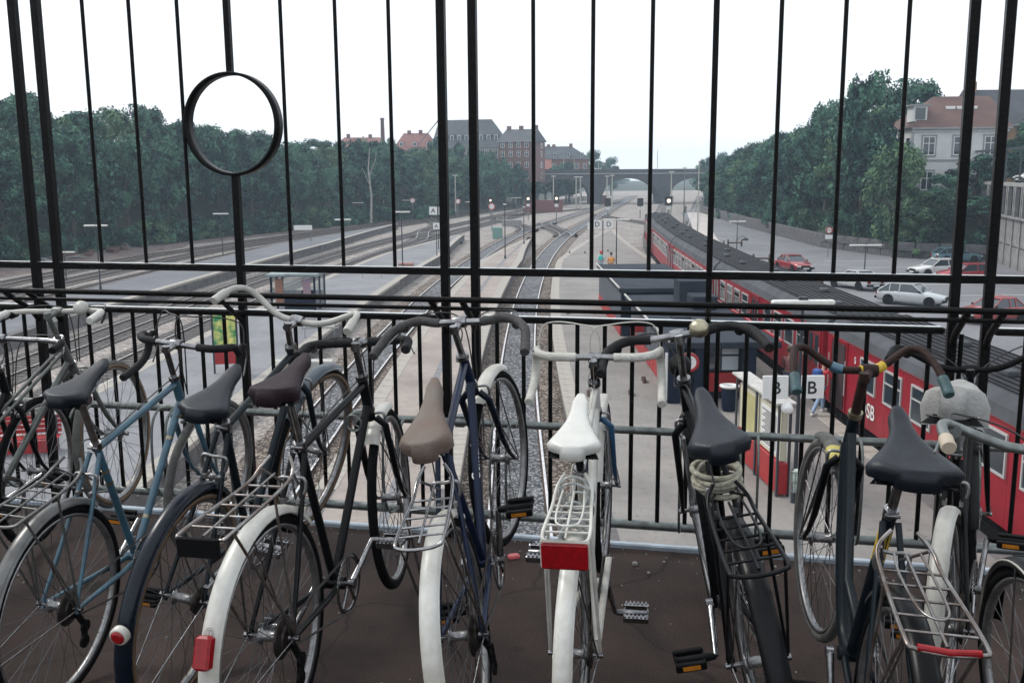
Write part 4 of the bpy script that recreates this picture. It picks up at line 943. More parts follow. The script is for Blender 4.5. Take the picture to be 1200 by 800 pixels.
# ---------------------------------------------------------------- cars
M_tyre = M_rubber
def car_paint(n, c): return mat(n, c, .28, .15, noise=.06, scale=2, coat=.6)
def make_car(paint, kind='hatch', label='', loc=(0, 0, 0), rz=0):
    r = thing('parked_car', label, 'car', loc, rz); L, W = 4.2, 1.64
    hb = kind == 'hatch'
    # body: stations along x (front +), lower hull outline z
    st = [(-2.1, .36, .62, .70), (-2.03, .27, .86, .74), (-1.6, .24, .9, .8), (-.9, .22, .92, .82), (0, .22, .91, .82), (.9, .22, .88, .82), (1.5, .24, .8, .79), (1.95, .3, .72, .74), (2.1, .38, .6, .68)]
    vs = []; k = 8
    for x, zb, zt, hw in st: vs += [(x, -hw*.93, zb), (x, -hw, zb+.14), (x, -hw, zt-.14), (x, -hw*.9, zt), (x, hw*.9, zt), (x, hw, zt-.14), (x, hw, zb+.14), (x, hw*.93, zb)]
    fs = [(i*k+j, i*k+(j+1) % k, (i+1)*k+(j+1) % k, (i+1)*k+j) for i in range(len(st)-1) for j in range(k)]
    b = MB().add(vs, fs, True).add(vs[:k], [tuple(range(k))[::-1]]).add(vs[-k:], [tuple(range(k))]).build('body', paint, r)
    xr, xrr, xrf, xf = ((-2.0, -1.35, .15, .85) if hb else (-1.5, -.95, .1, .8))
    zt = 1.36
    def cab(x0, x1, x2, x3, hwb, hwt, zb, z1): return [(x0, -hwb, zb), (x3, -hwb, zb), (x3, hwb, zb), (x0, hwb, zb), (x1, -hwt, z1), (x2, -hwt, z1), (x2, hwt, z1), (x1, hwt, z1)]
    F6 = [(4, 5, 6, 7), (0, 1, 5, 4), (1, 2, 6, 5), (2, 3, 7, 6), (3, 0, 4, 7)]
    MB().add(cab(xr, xrr, xrf, xf, .77, .6, .86, zt-.04), F6).build('window_glass', M_glass, r)
    MB().bbox((xrr-.06, -.61, zt-.05), (xrf+.06, .61, zt+.02), .02).build('roof', paint, r)
    for sy in (-1, 1):
        for a, c in (((xr, .775, .86), (xrr, .61, zt-.03)), ((xf, .775, .86), (xrf, .61, zt-.03)), (((xr+xf)/2-.05, .785, .86), ((xrr+xrf)/2-.02, .62, zt-.03)), ((xrr+.12, .785, .86), (xrr+.1, .62, zt-.03))):
            MB().tube([(a[0], sy*a[1], a[2]), (c[0], sy*c[1], c[2])], .035, 5).build('window_pillar', paint, r)
        for x in (-1.28, 1.28):
            wh = MB().lathe([(.16, -.08), (.29, -.09), (.3, -.06), (.3, .06), (.29, .09), (.16, .08)], (x, sy*.74, .3), 'y', 20).build('wheel', M_tyre, r)
            MB().lathe([(.02, -.05), (.17, -.06), (.18, .0), (.17, .06), (.02, .05)], (x, sy*.76, .3), 'y', 14).build('hubcap', M_alloy, wh)
            arch = MB().lathe([(.35, -.02), (.35, .02)], (x, sy*.815, .33), 'y', 20).build('wheel_arch', M_under, r)
        MB().bbox((2.0, sy*.56-.14, .5), (2.13, sy*.56+.14, .66), .02).build('headlight', mat('headlight_glass', (.6, .62, .6), .1, noise=.1), r)
        MB().bbox((-2.13, sy*.58-.14, .55), (-2.04, sy*.58+.14, .74), .02).build('tail_light', M_reflr, r)
        MB().bbox((.62, sy*.88-.06, .88), (.74, sy*.88+.06, 1.0), .02).build('mirror', M_under, r)
    MB().bbox((2.04, -.8, .34), (2.2, .8, .47), .03).build('bumper', M_blackm, r); MB().bbox((-2.2, -.8, .36), (-2.05, .8, .5), .03).build('bumper', M_blackm, r)
    MB().box((2.06, -.4, .5), (2.125, .4, .64)).build('grille', M_under, r); MB().box((2.195, -.26, .36), (2.21, .26, .46)).build('number_plate', M_signw, r); MB().box((-2.21, -.26, .38), (-2.195, .26, .48)).build('number_plate', M_signw, r)
    return r
ZC = ZG+.105
make_car(car_paint('car_red', (.3, .022, .028)), 'sedan', 'faded red saloon driving towards the bridge on the road beside the train', (24.0, 83.0, ZC), R(-78))
make_car(car_paint('car_silver_white', (.6, .62, .62)), 'sedan', 'white car seen from behind beside the lamp in the car park', (24.9, 70.5, ZC), R(112))
make_car(car_paint('car_silver', (.5, .53, .54)), 'hatch', 'silver grey hatchback in front, parked nearest behind the fence posts', (25.5, 61.6, ZC), R(-42))
make_car(car_paint('car_white', (.72, .72, .7)), 'hatch', 'white hatchback parked close behind the red one', (34.2, 78.5, ZC), R(-168))
make_car(car_paint('car_bright_red', (.36, .013, .018)), 'hatch', 'bright red hatchback parked in front of the white one', (34.6, 74.4, ZC), R(-170))
make_car(car_paint('car_green_blue', (.09, .19, .22)), 'hatch', 'dark green-blue hatchback parked at the foot of the bank', (41.0, 90.0, ZC), R(2))
make_car(car_paint('car_pink_red', (.4, .06, .06)), 'sedan', 'large pale red car at the right edge, cut by the fence rails', (27.2, 54.6, ZC), R(-162))
for i, (t, lb, c) in enumerate(((10, 'small white car parked on the raised deck, left one', (.7, .72, .72)), (17, 'small white car parked on the raised deck, right one', (.7, .7, .68)))):
    p = pda+pdu*t+Vector((-pdu.y, pdu.x, 0))*pds*4.2; make_car(car_paint('car_deck_white', (.7, .7, .68)), 'hatch', lb, (p.x, p.y, .16), R(200))

# ---------------------------------------------------------------- people
M_skin = mat('skin', (.5, .3, .22), .6, noise=.1, scale=6)
def skinned(name, joints, edges, m, parent, root=0, sub=1):
    me = bpy.data.meshes.new(name); me.from_pydata([j[0] for j in joints], edges, []); o = bpy.data.objects.new(name, me); C.objects.link(o)
    o.modifiers.new('skin', 'SKIN'); sv = me.skin_vertices[0].data if me.skin_vertices else None
    if sv is None:
        bmm = __import__('bmesh').new(); bmm.from_mesh(me); bmm.verts.layers.skin.verify(); bmm.to_mesh(me); bmm.free(); sv = me.skin_vertices[0].data
    for i, j in enumerate(joints): r_ = j[1] if isinstance(j[1], tuple) else (j[1], j[1]); sv[i].radius = r_; sv[i].use_root = (i == root)
    s = o.modifiers.new('sub', 'SUBSURF'); s.levels = sub; s.render_levels = sub
    dg = bpy.context.evaluated_depsgraph_get(); me2 = bpy.data.meshes.new_from_object(o.evaluated_get(dg)); bpy.data.objects.remove(o)
    for p in me2.polygons: p.use_smooth = True
    o = bpy.data.objects.new(name, me2); C.objects.link(o); me2.materials.clear(); me2.materials.append(m); o.parent = parent
    return o
def person(loc, rz, label, top, legs, hair, lean=0, stride=.25, arm=(.15, .3), bag=None, s_=1.0):
    r = thing('person', label, 'person', loc, rz); r.scale = (s_, s_, s_)
    hx = lean*.9
    hip = (0, 0, .93); ch = (hx*.6, 0, 1.25); nk = (hx*.85, 0, 1.48); hd = (hx*1.0+.02, 0, 1.63)
    J = [(hip, (.15, .11)), ((hx*.3, 0, 1.08), (.13, .1)), (ch, (.17, .11)), (nk, .055), (hd, (.075, .09)), ((hd[0]+.005, 0, 1.72), (.07, .085)),
         ((nk[0]-.01, .19, 1.42), .055), ((arm[0]*.5+nk[0], .24, 1.17), .045), ((arm[0]+nk[0]+.1, .2, .97), .033), ((arm[0]+nk[0]+.16, .19, .9), (.035, .02)),
         ((nk[0]-.01, -.19, 1.42), .055), ((arm[1]*.5+nk[0], -.24, 1.17), .045), ((arm[1]+nk[0]+.1, -.2, 1.0), .033), ((arm[1]+nk[0]+.16, -.19, .95), (.035, .02)),
         ((.02, .1, .86), .085), ((stride*.5+.04, .1, .49), .06), ((stride*.55, .1, .1), .042), ((stride*.55+.14, .1, .04), (.04, .03)),
         ((.02, -.1, .86), .085), ((-stride*.35+.05, -.1, .49), .06), ((-stride*.75, -.1, .1), .042), ((-stride*.75+.14, -.1, .04), (.04, .03))]
    E = [(0, 1), (1, 2), (2, 3), (3, 4), (4, 5), (2, 6), (6, 7), (7, 8), (8, 9), (2, 10), (10, 11), (11, 12), (12, 13), (0, 14), (14, 15), (15, 16), (16, 17), (0, 18), (18, 19), (19, 20), (20, 21)]
    skinned('body', J, E, M_skin, r)
    def sub(name, ids, grow, m):
        idx = {a: i for i, a in enumerate(ids)}; jj = [(J[a][0], tuple(q+grow for q in (J[a][1] if isinstance(J[a][1], tuple) else (J[a][1],)*2))) for a in ids]
        skinned(name, jj, [(idx[a], idx[b]) for a, b in E if a in idx and b in idx], m, r)
    sub('jacket', [0, 1, 2, 6, 7, 8, 10, 11, 12], .014, top); sub('trousers', [0, 14, 15, 16, 18, 19, 20], .018, legs)
    MB().lathe([(.02, .12), (.075, .09), (.098, .02), (.1, -.05), (.07, -.1)], (hd[0]-.02, 0, 1.72), 'z', 12).build('hair', hair, r)
    MB().bbox((hd[0]+.075, -.012, 1.64), (hd[0]+.105, .012, 1.68), .006).build('nose', M_skin, r)
    for sx in (-.033, .033): MB().bbox((hd[0]+.082, sx-.01, 1.69), (hd[0]+.09, sx+.01, 1.7), .003).build('eye', M_signk, r)
    for q in (17, 21): p = J[q][0]; MB().bbox((p[0]-.2, p[1]-.05, 0), (p[0]+.08, p[1]+.05, .09), .02).build('shoe', mat('white_shoes', (.6, .6, .6), .6), r)
    if bag: MB().bbox((ch[0]-.34, -.16, 1.1), (ch[0]-.12, .16, 1.5), .05).build('rucksack', bag, r)
    return r
M_jeans = mat('pale_blue_jeans', (.3, .42, .58), .8, noise=.2, scale=12); M_redtop = mat('red_top', (.6, .04, .05), .8, noise=.2, scale=12); M_bluebag = mat('blue_rucksack', (.03, .1, .35), .7, noise=.3, scale=12)
M_hairb = mat('brown_hair', (.12, .06, .03), .7, noise=.3, scale=30); M_hairf = mat('fair_hair', (.45, .28, .13), .7, noise=.3, scale=30)
person((9.95, 30.9, ZP+.01), R(32), 'person in red top and pale jeans with a blue rucksack, boarding the train', M_redtop, M_jeans, M_hairf, lean=.2, stride=.55, arm=(.3, .4), bag=M_bluebag)
person((9.6, 33.2, ZP+.01), R(60), 'person in a pink top with brown hair standing by the train door', mat('pink_top', (.35, .13, .13), .8, noise=.2, scale=12), mat('dark_trousers', (.05, .05, .07), .8), M_hairb, stride=.15)
p = ground_at(704, 322, ZP); person((p.x, p.y, ZP+.01), R(80), 'person in white with a red cap waiting past the kiosk', mat('white_shirt', (.7, .7, .7), .8), M_jeans, mat('red_cap', (.5, .05, .05), .7), stride=.1, bag=mat('turquoise_bag', (.05, .45, .45), .7))
p = ground_at(716, 324, ZP); person((p.x, p.y, ZP+.01), R(85), 'person in an orange jacket waiting past the kiosk, right one', mat('orange_jacket', (.7, .3, .06), .8), mat('dark_trousers', (.05, .05, .07)), mat('black_hair', (.02, .02, .02), .7), stride=.12)
p = ground_at(803, 252, ZG); person((p.x, p.y, ZG+.12), R(-95), 'lone dark-clad walker far along the road by the right bank', mat('dark_coat', (.03, .03, .04), .8), mat('dark_trousers', (.05, .05, .07)), M_hairb, stride=.4, s_=1.05)
# ================================================================== BRIDGE DECK AND IRON FENCE
YAW = R(12.085); FB = Vector((0, 4.2126, 0))
M_deck = bpy.data.materials.new('brown_deck_asphalt'); M_deck.use_nodes = True
def deckmat(m):
    n = m.node_tree; b = n.nodes['Principled BSDF']; b.inputs['Specular IOR Level'].default_value = .15; tc = n.nodes.new('ShaderNodeTexCoord')
    a = n.nodes.new('ShaderNodeTexNoise'); a.inputs['Scale'].default_value = 1.3; a.inputs['Detail'].default_value = 7; a.inputs['Roughness'].default_value = .7
    r1 = n.nodes.new('ShaderNodeValToRGB'); e = r1.color_ramp.elements; e[0].position = .35; e[0].color = (.03, .0205, .0175, 1); e[1].position = .7; e[1].color = (.076, .052, .045, 1)
    f = n.nodes.new('ShaderNodeTexNoise'); f.inputs['Scale'].default_value = 170; f.inputs['Detail'].default_value = 3
    r2 = n.nodes.new('ShaderNodeValToRGB'); r2.color_ramp.elements[0].position = .35; r2.color_ramp.elements[1].position = .75; r2.color_ramp.elements[0].color = (.45, .45, .45, 1); r2.color_ramp.elements[1].color = (1.5, 1.45, 1.4, 1)
    m1 = n.nodes.new('ShaderNodeMix'); m1.data_type = 'RGBA'; m1.blend_type = 'MULTIPLY'; m1.inputs[0].default_value = .8
    s = n.nodes.new('ShaderNodeTexNoise'); s.inputs['Scale'].default_value = 3.1; s.inputs['Detail'].default_value = 2
    r3 = n.nodes.new('ShaderNodeValToRGB'); r3.color_ramp.elements[0].position = .3; r3.color_ramp.elements[1].position = .36; r3.color_ramp.elements[0].color = (.4, .4, .4, 1)
    m2 = n.nodes.new('ShaderNodeMix'); m2.data_type = 'RGBA'; m2.blend_type = 'MULTIPLY'; m2.inputs[0].default_value = .8
    w_ = n.nodes.new('ShaderNodeTexVoronoi'); w_.feature = 'DISTANCE_TO_EDGE'; w_.inputs['Scale'].default_value = .9
    wd = n.nodes.new('ShaderNodeTexNoise'); wd.inputs['Scale'].default_value = 3; vm = n.nodes.new('ShaderNodeMix'); vm.data_type = 'VECTOR'; vm.inputs[0].default_value = .22
    r4 = n.nodes.new('ShaderNodeValToRGB'); r4.color_ramp.elements[0].position = 0; r4.color_ramp.elements[1].position = .008; r4.color_ramp.elements[0].color = (.45, .45, .45, 1)
    m3 = n.nodes.new('ShaderNodeMix'); m3.data_type = 'RGBA'; m3.blend_type = 'MULTIPLY'; m3.inputs[0].default_value = .8
    bp = n.nodes.new('ShaderNodeBump'); bp.inputs['Strength'].default_value = .5; bp.inputs['Distance'].default_value = .004
    rr = n.nodes.new('ShaderNodeMapRange'); rr.inputs[3].default_value = .55; rr.inputs[4].default_value = .9
    for t in (a, f, s, wd): n.links.new(tc.outputs['Object'], t.inputs['Vector'])
    n.links.new(tc.outputs['Object'], vm.inputs[4]); n.links.new(wd.outputs['Color'], vm.inputs[5]); n.links.new(vm.outputs[1], w_.inputs['Vector'])
    n.links.new(a.outputs[0], r1.inputs[0]); n.links.new(f.outputs[0], r2.inputs[0]); n.links.new(s.outputs[0], r3.inputs[0]); n.links.new(w_.outputs['Distance'], r4.inputs[0])
    n.links.new(r1.outputs[0], m1.inputs[6]); n.links.new(r2.outputs[0], m1.inputs[7]); n.links.new(m1.outputs[2], m2.inputs[6]); n.links.new(r3.outputs[0], m2.inputs[7])
    n.links.new(m2.outputs[2], m3.inputs[6]); n.links.new(r4.outputs[0], m3.inputs[7]); n.links.new(m3.outputs[2], b.inputs['Base Color'])
    n.links.new(f.outputs[0], bp.inputs['Height']); n.links.new(bp.outputs[0], b.inputs['Normal']); n.links.new(a.outputs[0], rr.inputs[0]); n.links.new(rr.outputs[0], b.inputs['Roughness'])
deckmat(M_deck)
def fobj(name, label=None, cat=None):
    r = thing(name, label, cat, FB, -YAW); return r
dk = MB().box((-60, -8, -.5), (60, .0, 0)).build('footway_deck', M_deck, kind='structure'); dk.location = FB; dk.rotation_euler = (0, 0, -YAW)
rd_ = MB().box((-60, -26, -.55), (60, -8.3, -.1)).build('bridge_carriageway', M_road, kind='structure'); rd_.location = FB; rd_.rotation_euler = (0, 0, -YAW)  # unseen road behind the viewer, added to cut light from below
kb_ = MB().box((-60, -8.3, -.5), (60, -8.0, .0)).build('kerb', M_conc, kind='structure'); kb_.location = FB; kb_.rotation_euler = (0, 0, -YAW)
fl = MB().bbox((-60, .0, -.62), (60, .035, .022), .006).build('deck_edge_flange', mat('pale_blue_steel_edge', (.4, .46, .52), .4, .3, noise=.35, scale=9)); fl.location = FB; fl.rotation_euler = (0, 0, -YAW)
tag(fl, kind='structure')
gd = MB().box((-9, -7.8, -1.6), (9, -.3, -.51)).build('deck_girder', M_poled, kind='structure'); gd.location = FB; gd.rotation_euler = (0, 0, -YAW)

def fence():
    r = fobj('iron_fence', 'tall black iron fence with a round ring and paired posts along the bridge edge', 'fence')
    H_ = 2.72
    dbl = [(-4.37, -4.24), (-2.344, -2.223), (-.297, -.161), (1.792, 1.917), (3.87, 3.995)]
    thin = [[-4.0, -3.77, -3.53, None, -3.05, -2.8, -2.56], [-1.985, -1.751, -1.513, None, -1.02, -.769, -.528], [.098, .347, .588, None, 1.088, 1.329, 1.56], [2.17, 2.42, 2.66, None, 3.16, 3.4, 3.63]]
    mid = [-3.29, -1.272, .838, 2.91]
    zr = 1.222
    postm = MB().bbox((-.018, -.019, -.25), (.018, .019, H_), .003).mesh('post'); thinm = MB().tube([(0, 0, zr), (0, 0, H_-.01)], .0088, 8).mesh('upright_bar')
    for a, b in dbl:
        for x in (a, b):
            inst('post', postm, M_black, r, (x, 0, 0))
            MB().tube([(x, .01, .93), (x, -.06, 1.01), (x, -.225, 1.115)], .014, 6).build('bracket', M_black, r)
    for p, t in enumerate(thin):
        for x in t:
            if x is not None: inst('upright_bar', thinm, M_black, r, (x, 0, 0))
    for i, x in enumerate(mid):
        if i == 1:
            MB().bbox((x-.0165, -.018, .03), (x+.0165, .018, 1.64), .004).build('ring_post', M_black, r)
            MB().bbox((x-.0135, -.016, 2.085), (x+.0135, .016, H_), .004).build('ring_post', M_black, r)
            MB().ring((x, 0, 1.863), .214, [(0, -.033), (.0125, -.033), (.0125, .033), (0, .033)], 72).build('ring', M_black, r)
        else: MB().bbox((x-.012, -.016, .03), (x+.012, .016, H_), .004).build('middle_post', M_black, r)
        if i == 1: MB().tube([(x, .01, .96), (x-.0, -.225, 1.115)], .012, 6).build('bracket', M_black, r)
        else: MB().tube([(x, .0, 1.03), (x, -.2, 1.115)], .01, 6).build('bracket', M_black, r)
    MB().bbox((-4.6, -.016, zr-.019), (4.6, .016, zr+.012), .004).build('middle_rail', M_black, r)
    MB().bbox((-4.6, -.0125, zr+.0122), (4.6, .0125, zr+.0142), .0006).build('rail_top_sheen', mat('rail_sheen_steel', (.75, .78, .76), .22, .95, noise=.25, scale=40), r)  # bright strip: sky sheen on the rail top put into the colour
    MB().bbox((-4.6, -.02, H_-.02), (4.6, .02, H_+.02), .004).build('top_rail', M_black, r)
    MB().tube([(-4.6, -.235, 1.125), (4.6, -.235, 1.125)], .0125, 8).build('thin_rail', M_black, r)
    MB().tube([(-4.6, -.19, 1.082), (4.6, -.19, 1.082)], .0085, 8).build('thin_rail', M_black, r)
    ends = [-4.6]+[q for ab in dbl for q in (ab[0]-.03, ab[1]+.03)]+[4.6]
    for i in range(0, len(ends)-1, 2):
        if ends[i+1]-ends[i] > .1: MB().bbox((ends[i], -.024, 1.0), (ends[i+1], .024, 1.026), .005).build('handrail', M_black, r)
    for i in range(0, len(ends)-1, 2):
        if ends[i+1]-ends[i] > .1: MB().bbox((ends[i]+.01, -.013, 1.0262), (ends[i+1]-.01, .013, 1.0292), .001).build('rail_top_sheen', mat('rail_sheen_steel', (.75, .78, .76), .22, .95, noise=.25, scale=40), r)  # the same painted highlight along each length of handrail
    bal = MB().tube([(0, 0, .13), (0, 0, 1.0)], .0095, 8).mesh('baluster')
    x = -4.57
    allp = [q for ab in dbl for q in ab]+mid
    while x < 4.6:
        if all(abs(x-q) > .035 for q in allp): inst('baluster', bal, M_black, r, (x, 0, 0))
        x += .1185
    MB().tube([(-4.6, 0, .115), (4.6, 0, .115)], .021, 12).build('bottom_pipe', M_galv, r)
    return r
fence()
def cycle_rack():
    r = fobj('cycle_rack', 'grey steel tube cycle rack with wheel hoops fixed along the fence', 'cycle rack')
    MB().tube([(-4.6, -.05, .555), (4.6, -.05, .555)], .0175, 12).build('rail_tube', M_galv, r)
    for q in (-3.4, -2.28, -.23, 1.85, 3.4): MB().box((q-.02, -.05, .53), (q+.02, .0, .58)).build('clamp', M_galv, r)
    hp = MB()
    for sx in (-.035, .035): hp.tube(smooth_path([(sx, -.05, .545), (sx, -.13, .57), (sx, -.2, .5), (sx, -.21, .3), (sx, -.16, .16), (sx, -.02, .12)], 5), .006, 6)
    me = hp.mesh('wheel_hoop')
    for s_ in (-2.5, -2.05, -1.62, -1.3, -.93, -.5, -.02, .36, .78, 1.02, 1.42, 1.85, 2.3): inst('wheel_hoop', me, M_galv, r, (s_, 0, 0))
    return r
cycle_rack()
# litter on the deck
def gd_at(px, py): return ground_at(px, py, 0)
for px, py, m_, lb, sz in ((602, 654, mat('pink_plastic', (.7, .15, .16), .4), 'small pinkish red plastic scrap on the deck', (.025, .016, .012)), (589, 652, M_chrome, 'tiny bit of metal lying beside the red plastic scrap', (.012, .006, .006)), (744, 662, M_conc, 'small pebble on the deck right of the white bicycle', (.011, .009, .01)), (760, 672, M_conc, 'tiny pebble lying farther right on the deck', (.006, .006, .006)), (918, 672, M_conc, 'small pebble on the deck near the fence at right', (.008, .006, .007)), (908, 665, M_conc, 'tiny stone by the deck edge at right', (.006, .005, .006))):
    p = gd_at(px, py); mb = MB().bbox((-sz[0], -sz[1], 0), (sz[0], sz[1], sz[2]*1.6), min(sz)*.4); o = mb.build('deck_litter', m_); o.location = p; o.rotation_euler = (0, 0, random.uniform(-.5, .5)); tag(o, lb, 'litter')
M_grit = mat('grit', (.3, .28, .26), .9, noise=.4, scale=50)
mb = MB(); rg = random.Random(3)
for i in range(420):
    x, y = rg.uniform(-4, 4), -abs(rg.gauss(0, .16))-.01 if i % 3 else -rg.uniform(0, 2.2); s_ = rg.uniform(.0015, .0045); mb.box((x-s_, y-s_, 0), (x+s_, y+s_, s_*1.4), rg.uniform(0, 3))
o = mb.build('deck_grit', M_grit, kind='stuff'); o.location = FB; o.rotation_euler = (0, 0, -YAW); o['label'] = 'loose grit along the edge of the deck'
# ================================================================== BICYCLES
WR = .335
HUBF = (1.03, 0, WR); HUBR = (0, 0, WR); BBP = Vector((.44, 0, .28)); CL_ = Vector((.272, 0, .79)); HT = Vector((.795, 0, .86)); HB = Vector((.838, 0, .735)); AX = (HB-HT).normalized()
CROWN = HT+AX*.17
M_brass = mat('dull_brass', (.42, .38, .27), .3, .9, noise=.4, scale=30)
M_cable = mat('grey_cable', (.25, .25, .25), .4, noise=.2, scale=30); M_cablek = mat('black_cable', (.015, .015, .015), .4)
M_rustc = mat('rusty_chrome', (.36, .36, .355), .3, .9, col2=(.15, .11, .09), scale=14)
M_chain = mat('oily_chain', (.06, .05, .045), .4, .8, noise=.5, scale=60)
M_spoke = mat('spoke_steel', (.16, .16, .165), .35, .9)
M_skinny = mat('tan_tyre_wall', (.16, .1, .055), .7, noise=.3, scale=30)
M_greyt = mat('dusty_grey_tyre', (.12, .118, .11), .85, noise=.4, scale=30)
def arc_pts(c, r, a0, a1, n, y=0): return [(c[0]+r*math.cos(R(a0+(a1-a0)*i/n)), c[1]+y, c[2]+r*math.sin(R(a0+(a1-a0)*i/n))) for i in range(n+1)]
_wc = {}
def wheel_meshes():
    if _wc: return _wc
    z0 = (0, 0, 0)
    _wc['tyre'] = MB().ring(z0, WR-.0165, [(.0165*math.cos(k*PI/5), .0165*math.sin(k*PI/5)) for k in range(10)], 64).mesh('tyre')
    _wc['wall'] = MB().ring(z0, WR-.026, [(-.006, -.0166), (.009, -.0172), (.009, .0172), (-.006, .0166)], 64).mesh('tyre_wall')
    _wc['rim'] = MB().ring(z0, WR-.036, [(-.006, -.008), (.005, -.0135), (.005, .0135), (-.006, .008)], 64).mesh('rim')
    _wc['hub'] = MB().lathe([(.006, -.06), (.006, -.036), (.024, -.034), (.024, -.03), (.014, -.027), (.014, .027), (.024, .03), (.024, .034), (.006, .036), (.006, .06)], z0, 'y', 14).mesh('hub')
    sp = MB(); rnd = random.Random(2)
    for i in range(36):
        a = i/36*2*PI; sd = .03 if i % 2 else -.03; off_ = (.42 if (i//2) % 2 else -.42)
        b = a+off_; sp.tube([(.022*math.cos(b*1.0+off_), sd, .022*math.sin(b+off_)), ((WR-.041)*math.cos(a), 0, (WR-.041)*math.sin(a))], .0011, 4, cap=False)
    _wc['spokes'] = sp.mesh('spokes'); return _wc
def apply_m(mb, T): return mb.xf(lambda v: T @ v) if T else mb
def apply_v(T, v): return T @ v
def bike(X, Y, head, lean, s, pitch, sh, st, label, o):
    """o: options of this bicycle. Local axes: x forward, y left, z up, rear wheel on the origin."""
    r = thing('bicycle', label, 'bicycle', (X, Y, 0))
    r.matrix_world = Matrix.Translation((X, Y, 0)) @ Matrix.Rotation(PI/2-R(head), 4, 'Z') @ Matrix.Rotation(R(lean), 4, 'X') @ Matrix.Scale(s, 4) @ Matrix.Translation((0, 0, WR)) @ Matrix.Rotation(-R(pitch), 4, 'Y') @ Matrix.Translation((0, 0, -WR))
    steer = o.get('steer', 0)
    ST = Matrix.Translation(HT) @ Matrix.Rotation(-R(steer), 4, AX) @ Matrix.Translation(-HT)
    fc = o.get('frame', M_poled); fk = o.get('fork', fc)
    # ---- frame
    kind = o.get('kind', 'diamond'); fm = MB(); tr = o.get('tr', .0132); n = 10
    fm.tube([BBP, CL_+(CL_-BBP)*.02], tr, n)
    low = BBP+(CL_-BBP)*.48
    dtop = HB+Vector((-.006, 0, .02))
    if kind == 'diamond':
        fm.tube([CL_-Vector((0, 0, .012)), HT+Vector((.008, 0, -.03))], tr*.95, n); fm.tube([BBP, dtop], tr*1.08, n)
    elif kind == 'step':
        fm.tube([low, HT+Vector((.01, 0, -.04))], tr, n); fm.tube([BBP, dtop], tr*1.08, n)
    elif kind == 'loop':
        fm.tube(smooth_path([BBP, (.56, 0, .29), (.72, 0, .48), dtop], 6), tr*1.25, n); fm.tube([BBP+(CL_-BBP)*.2, (.6, 0, .42), HT+Vector((.02, 0, -.06))], tr*.85, n)
    elif kind == 'mixte':
        for sy in (-.022, .022): fm.tube([(.03, sy*2.2, WR+.02), low+Vector((0, sy, 0)), HT+Vector((.01, sy*.7, -.05))], .0075, 8)
        fm.tube([BBP, dtop], tr*1.08, n)
    for sy in (-1, 1):
        fm.tube([CL_+Vector((-.012, sy*.018, -.02)), (.1, sy*.045, .5), (.002, sy*.062, WR+.012)], [.0085, .008, .006], 8)
        fm.tube([BBP+Vector((-.02, sy*.022, 0)), (.3, sy*.035, .292), (.002, sy*.062, WR-.002)], [.0105, .01, .0075], 8)
        fm.tube([(-.004, sy*.062, WR-.016), (.012, sy*.062, WR+.02)], .007, 6)
    fm.lathe([(.02, -.036), (.021, -.03), (.021, .03), (.02, .036)], tuple(BBP), 'y', 16)
    fm.tube([HT, HB], .0175, 12)
    fr = fm.build('frame', fc, r)
    if o.get('bands'):
        for t in (.2, .3): c_ = CL_+(BBP-CL_)*t; MB().tube([c_, c_+(BBP-CL_).normalized()*.012], tr+.001, 10).build('gold_band', M_brass, fr)
        for t in (.25, .75): c_ = dtop+(BBP-dtop)*t; MB().tube([c_, c_+(BBP-dtop).normalized()*.014], tr*1.08+.001, 10).build('gold_band', M_brass, fr)
    for t, m_ in ((HT, M_chrome), (HB, M_chrome)): MB().tube([t-AX*.009, t+AX*.009], .0215, 14).build('headset_cup', o.get('cup', m_), fr)
    if o.get('ftext'):
        tx, a, b, sz = o['ftext']; c_ = a.lerp(b, .5); d = (b-a).normalized(); upv = Vector((0, 1, 0)); z_ = d.cross(upv).normalized() if o.get('txtflip') else -d.cross(upv).normalized()
        zc = d.cross(Vector((0, 1, 0))); zc = -zc if zc.x > 0 else zc; zc.normalize(); yc = zc.cross(d)
        M_ = Matrix(((d.x, yc.x, zc.x, c_.x+zc.x*(tr+.004)), (d.y, yc.y, zc.y, c_.y+zc.y*(tr+.004)), (d.z, yc.z, zc.z, c_.z+zc.z*(tr+.004)), (0, 0, 0, 1)))
        text(tx, sz, M_signw, fr, M_, 'lettering', .0004)
    # ---- fork + front wheel
    fw = MB()
    for sy in (-1, 1):
        a = CROWN+Vector((0, sy*.02, 0)); b = CROWN+Vector((.002, sy*.05, -.03)); mid_ = CROWN+AX*.24+Vector((0, sy*.053, 0)); h = Vector((HUBF[0], sy*.056, HUBF[2]))
        fw.tube([a, b, mid_, mid_.lerp(h, .6)+Vector((-.012, 0, 0)), h], [.013, .0125, .0105, .008, .007], 8)
    fw.tube([CROWN-AX*.03, CROWN+AX*.005], .019, 10)
    apply_m(fw, ST).build('fork', fk, r)
    W = wheel_meshes()
    def wheel(c, T, tyre_m, rim_m, tan):
        me = W['rim']; w_ = inst('wheel', me, None, r); w_.data = me.copy() if False else me
        if not me.materials: me.materials.append(M_alloy)
        w_.matrix_local = (T or Matrix()) @ Matrix.Translation(c)
        if rim_m is not M_alloy: w_.material_slots[0].link = 'OBJECT'; w_.material_slots[0].material = rim_m
        t = inst('tyre', W['tyre'], M_rubber, w_)
        if tyre_m is not M_rubber: t.material_slots[0].link = 'OBJECT'; t.material_slots[0].material = tyre_m
        if tan: inst('tyre_wall', W['wall'], M_skinny, w_)
        inst('hub', W['hub'], M_alloy, w_); inst('spokes', W['spokes'], M_spoke, w_, kind='stuff')
        return w_
    w1 = wheel(HUBF, ST, o.get('ftyre', M_rubber), M_alloy, o.get('tan', 0)); w2 = wheel(HUBR, None, o.get('rtyre', M_rubber), M_alloy, o.get('tan', 0))
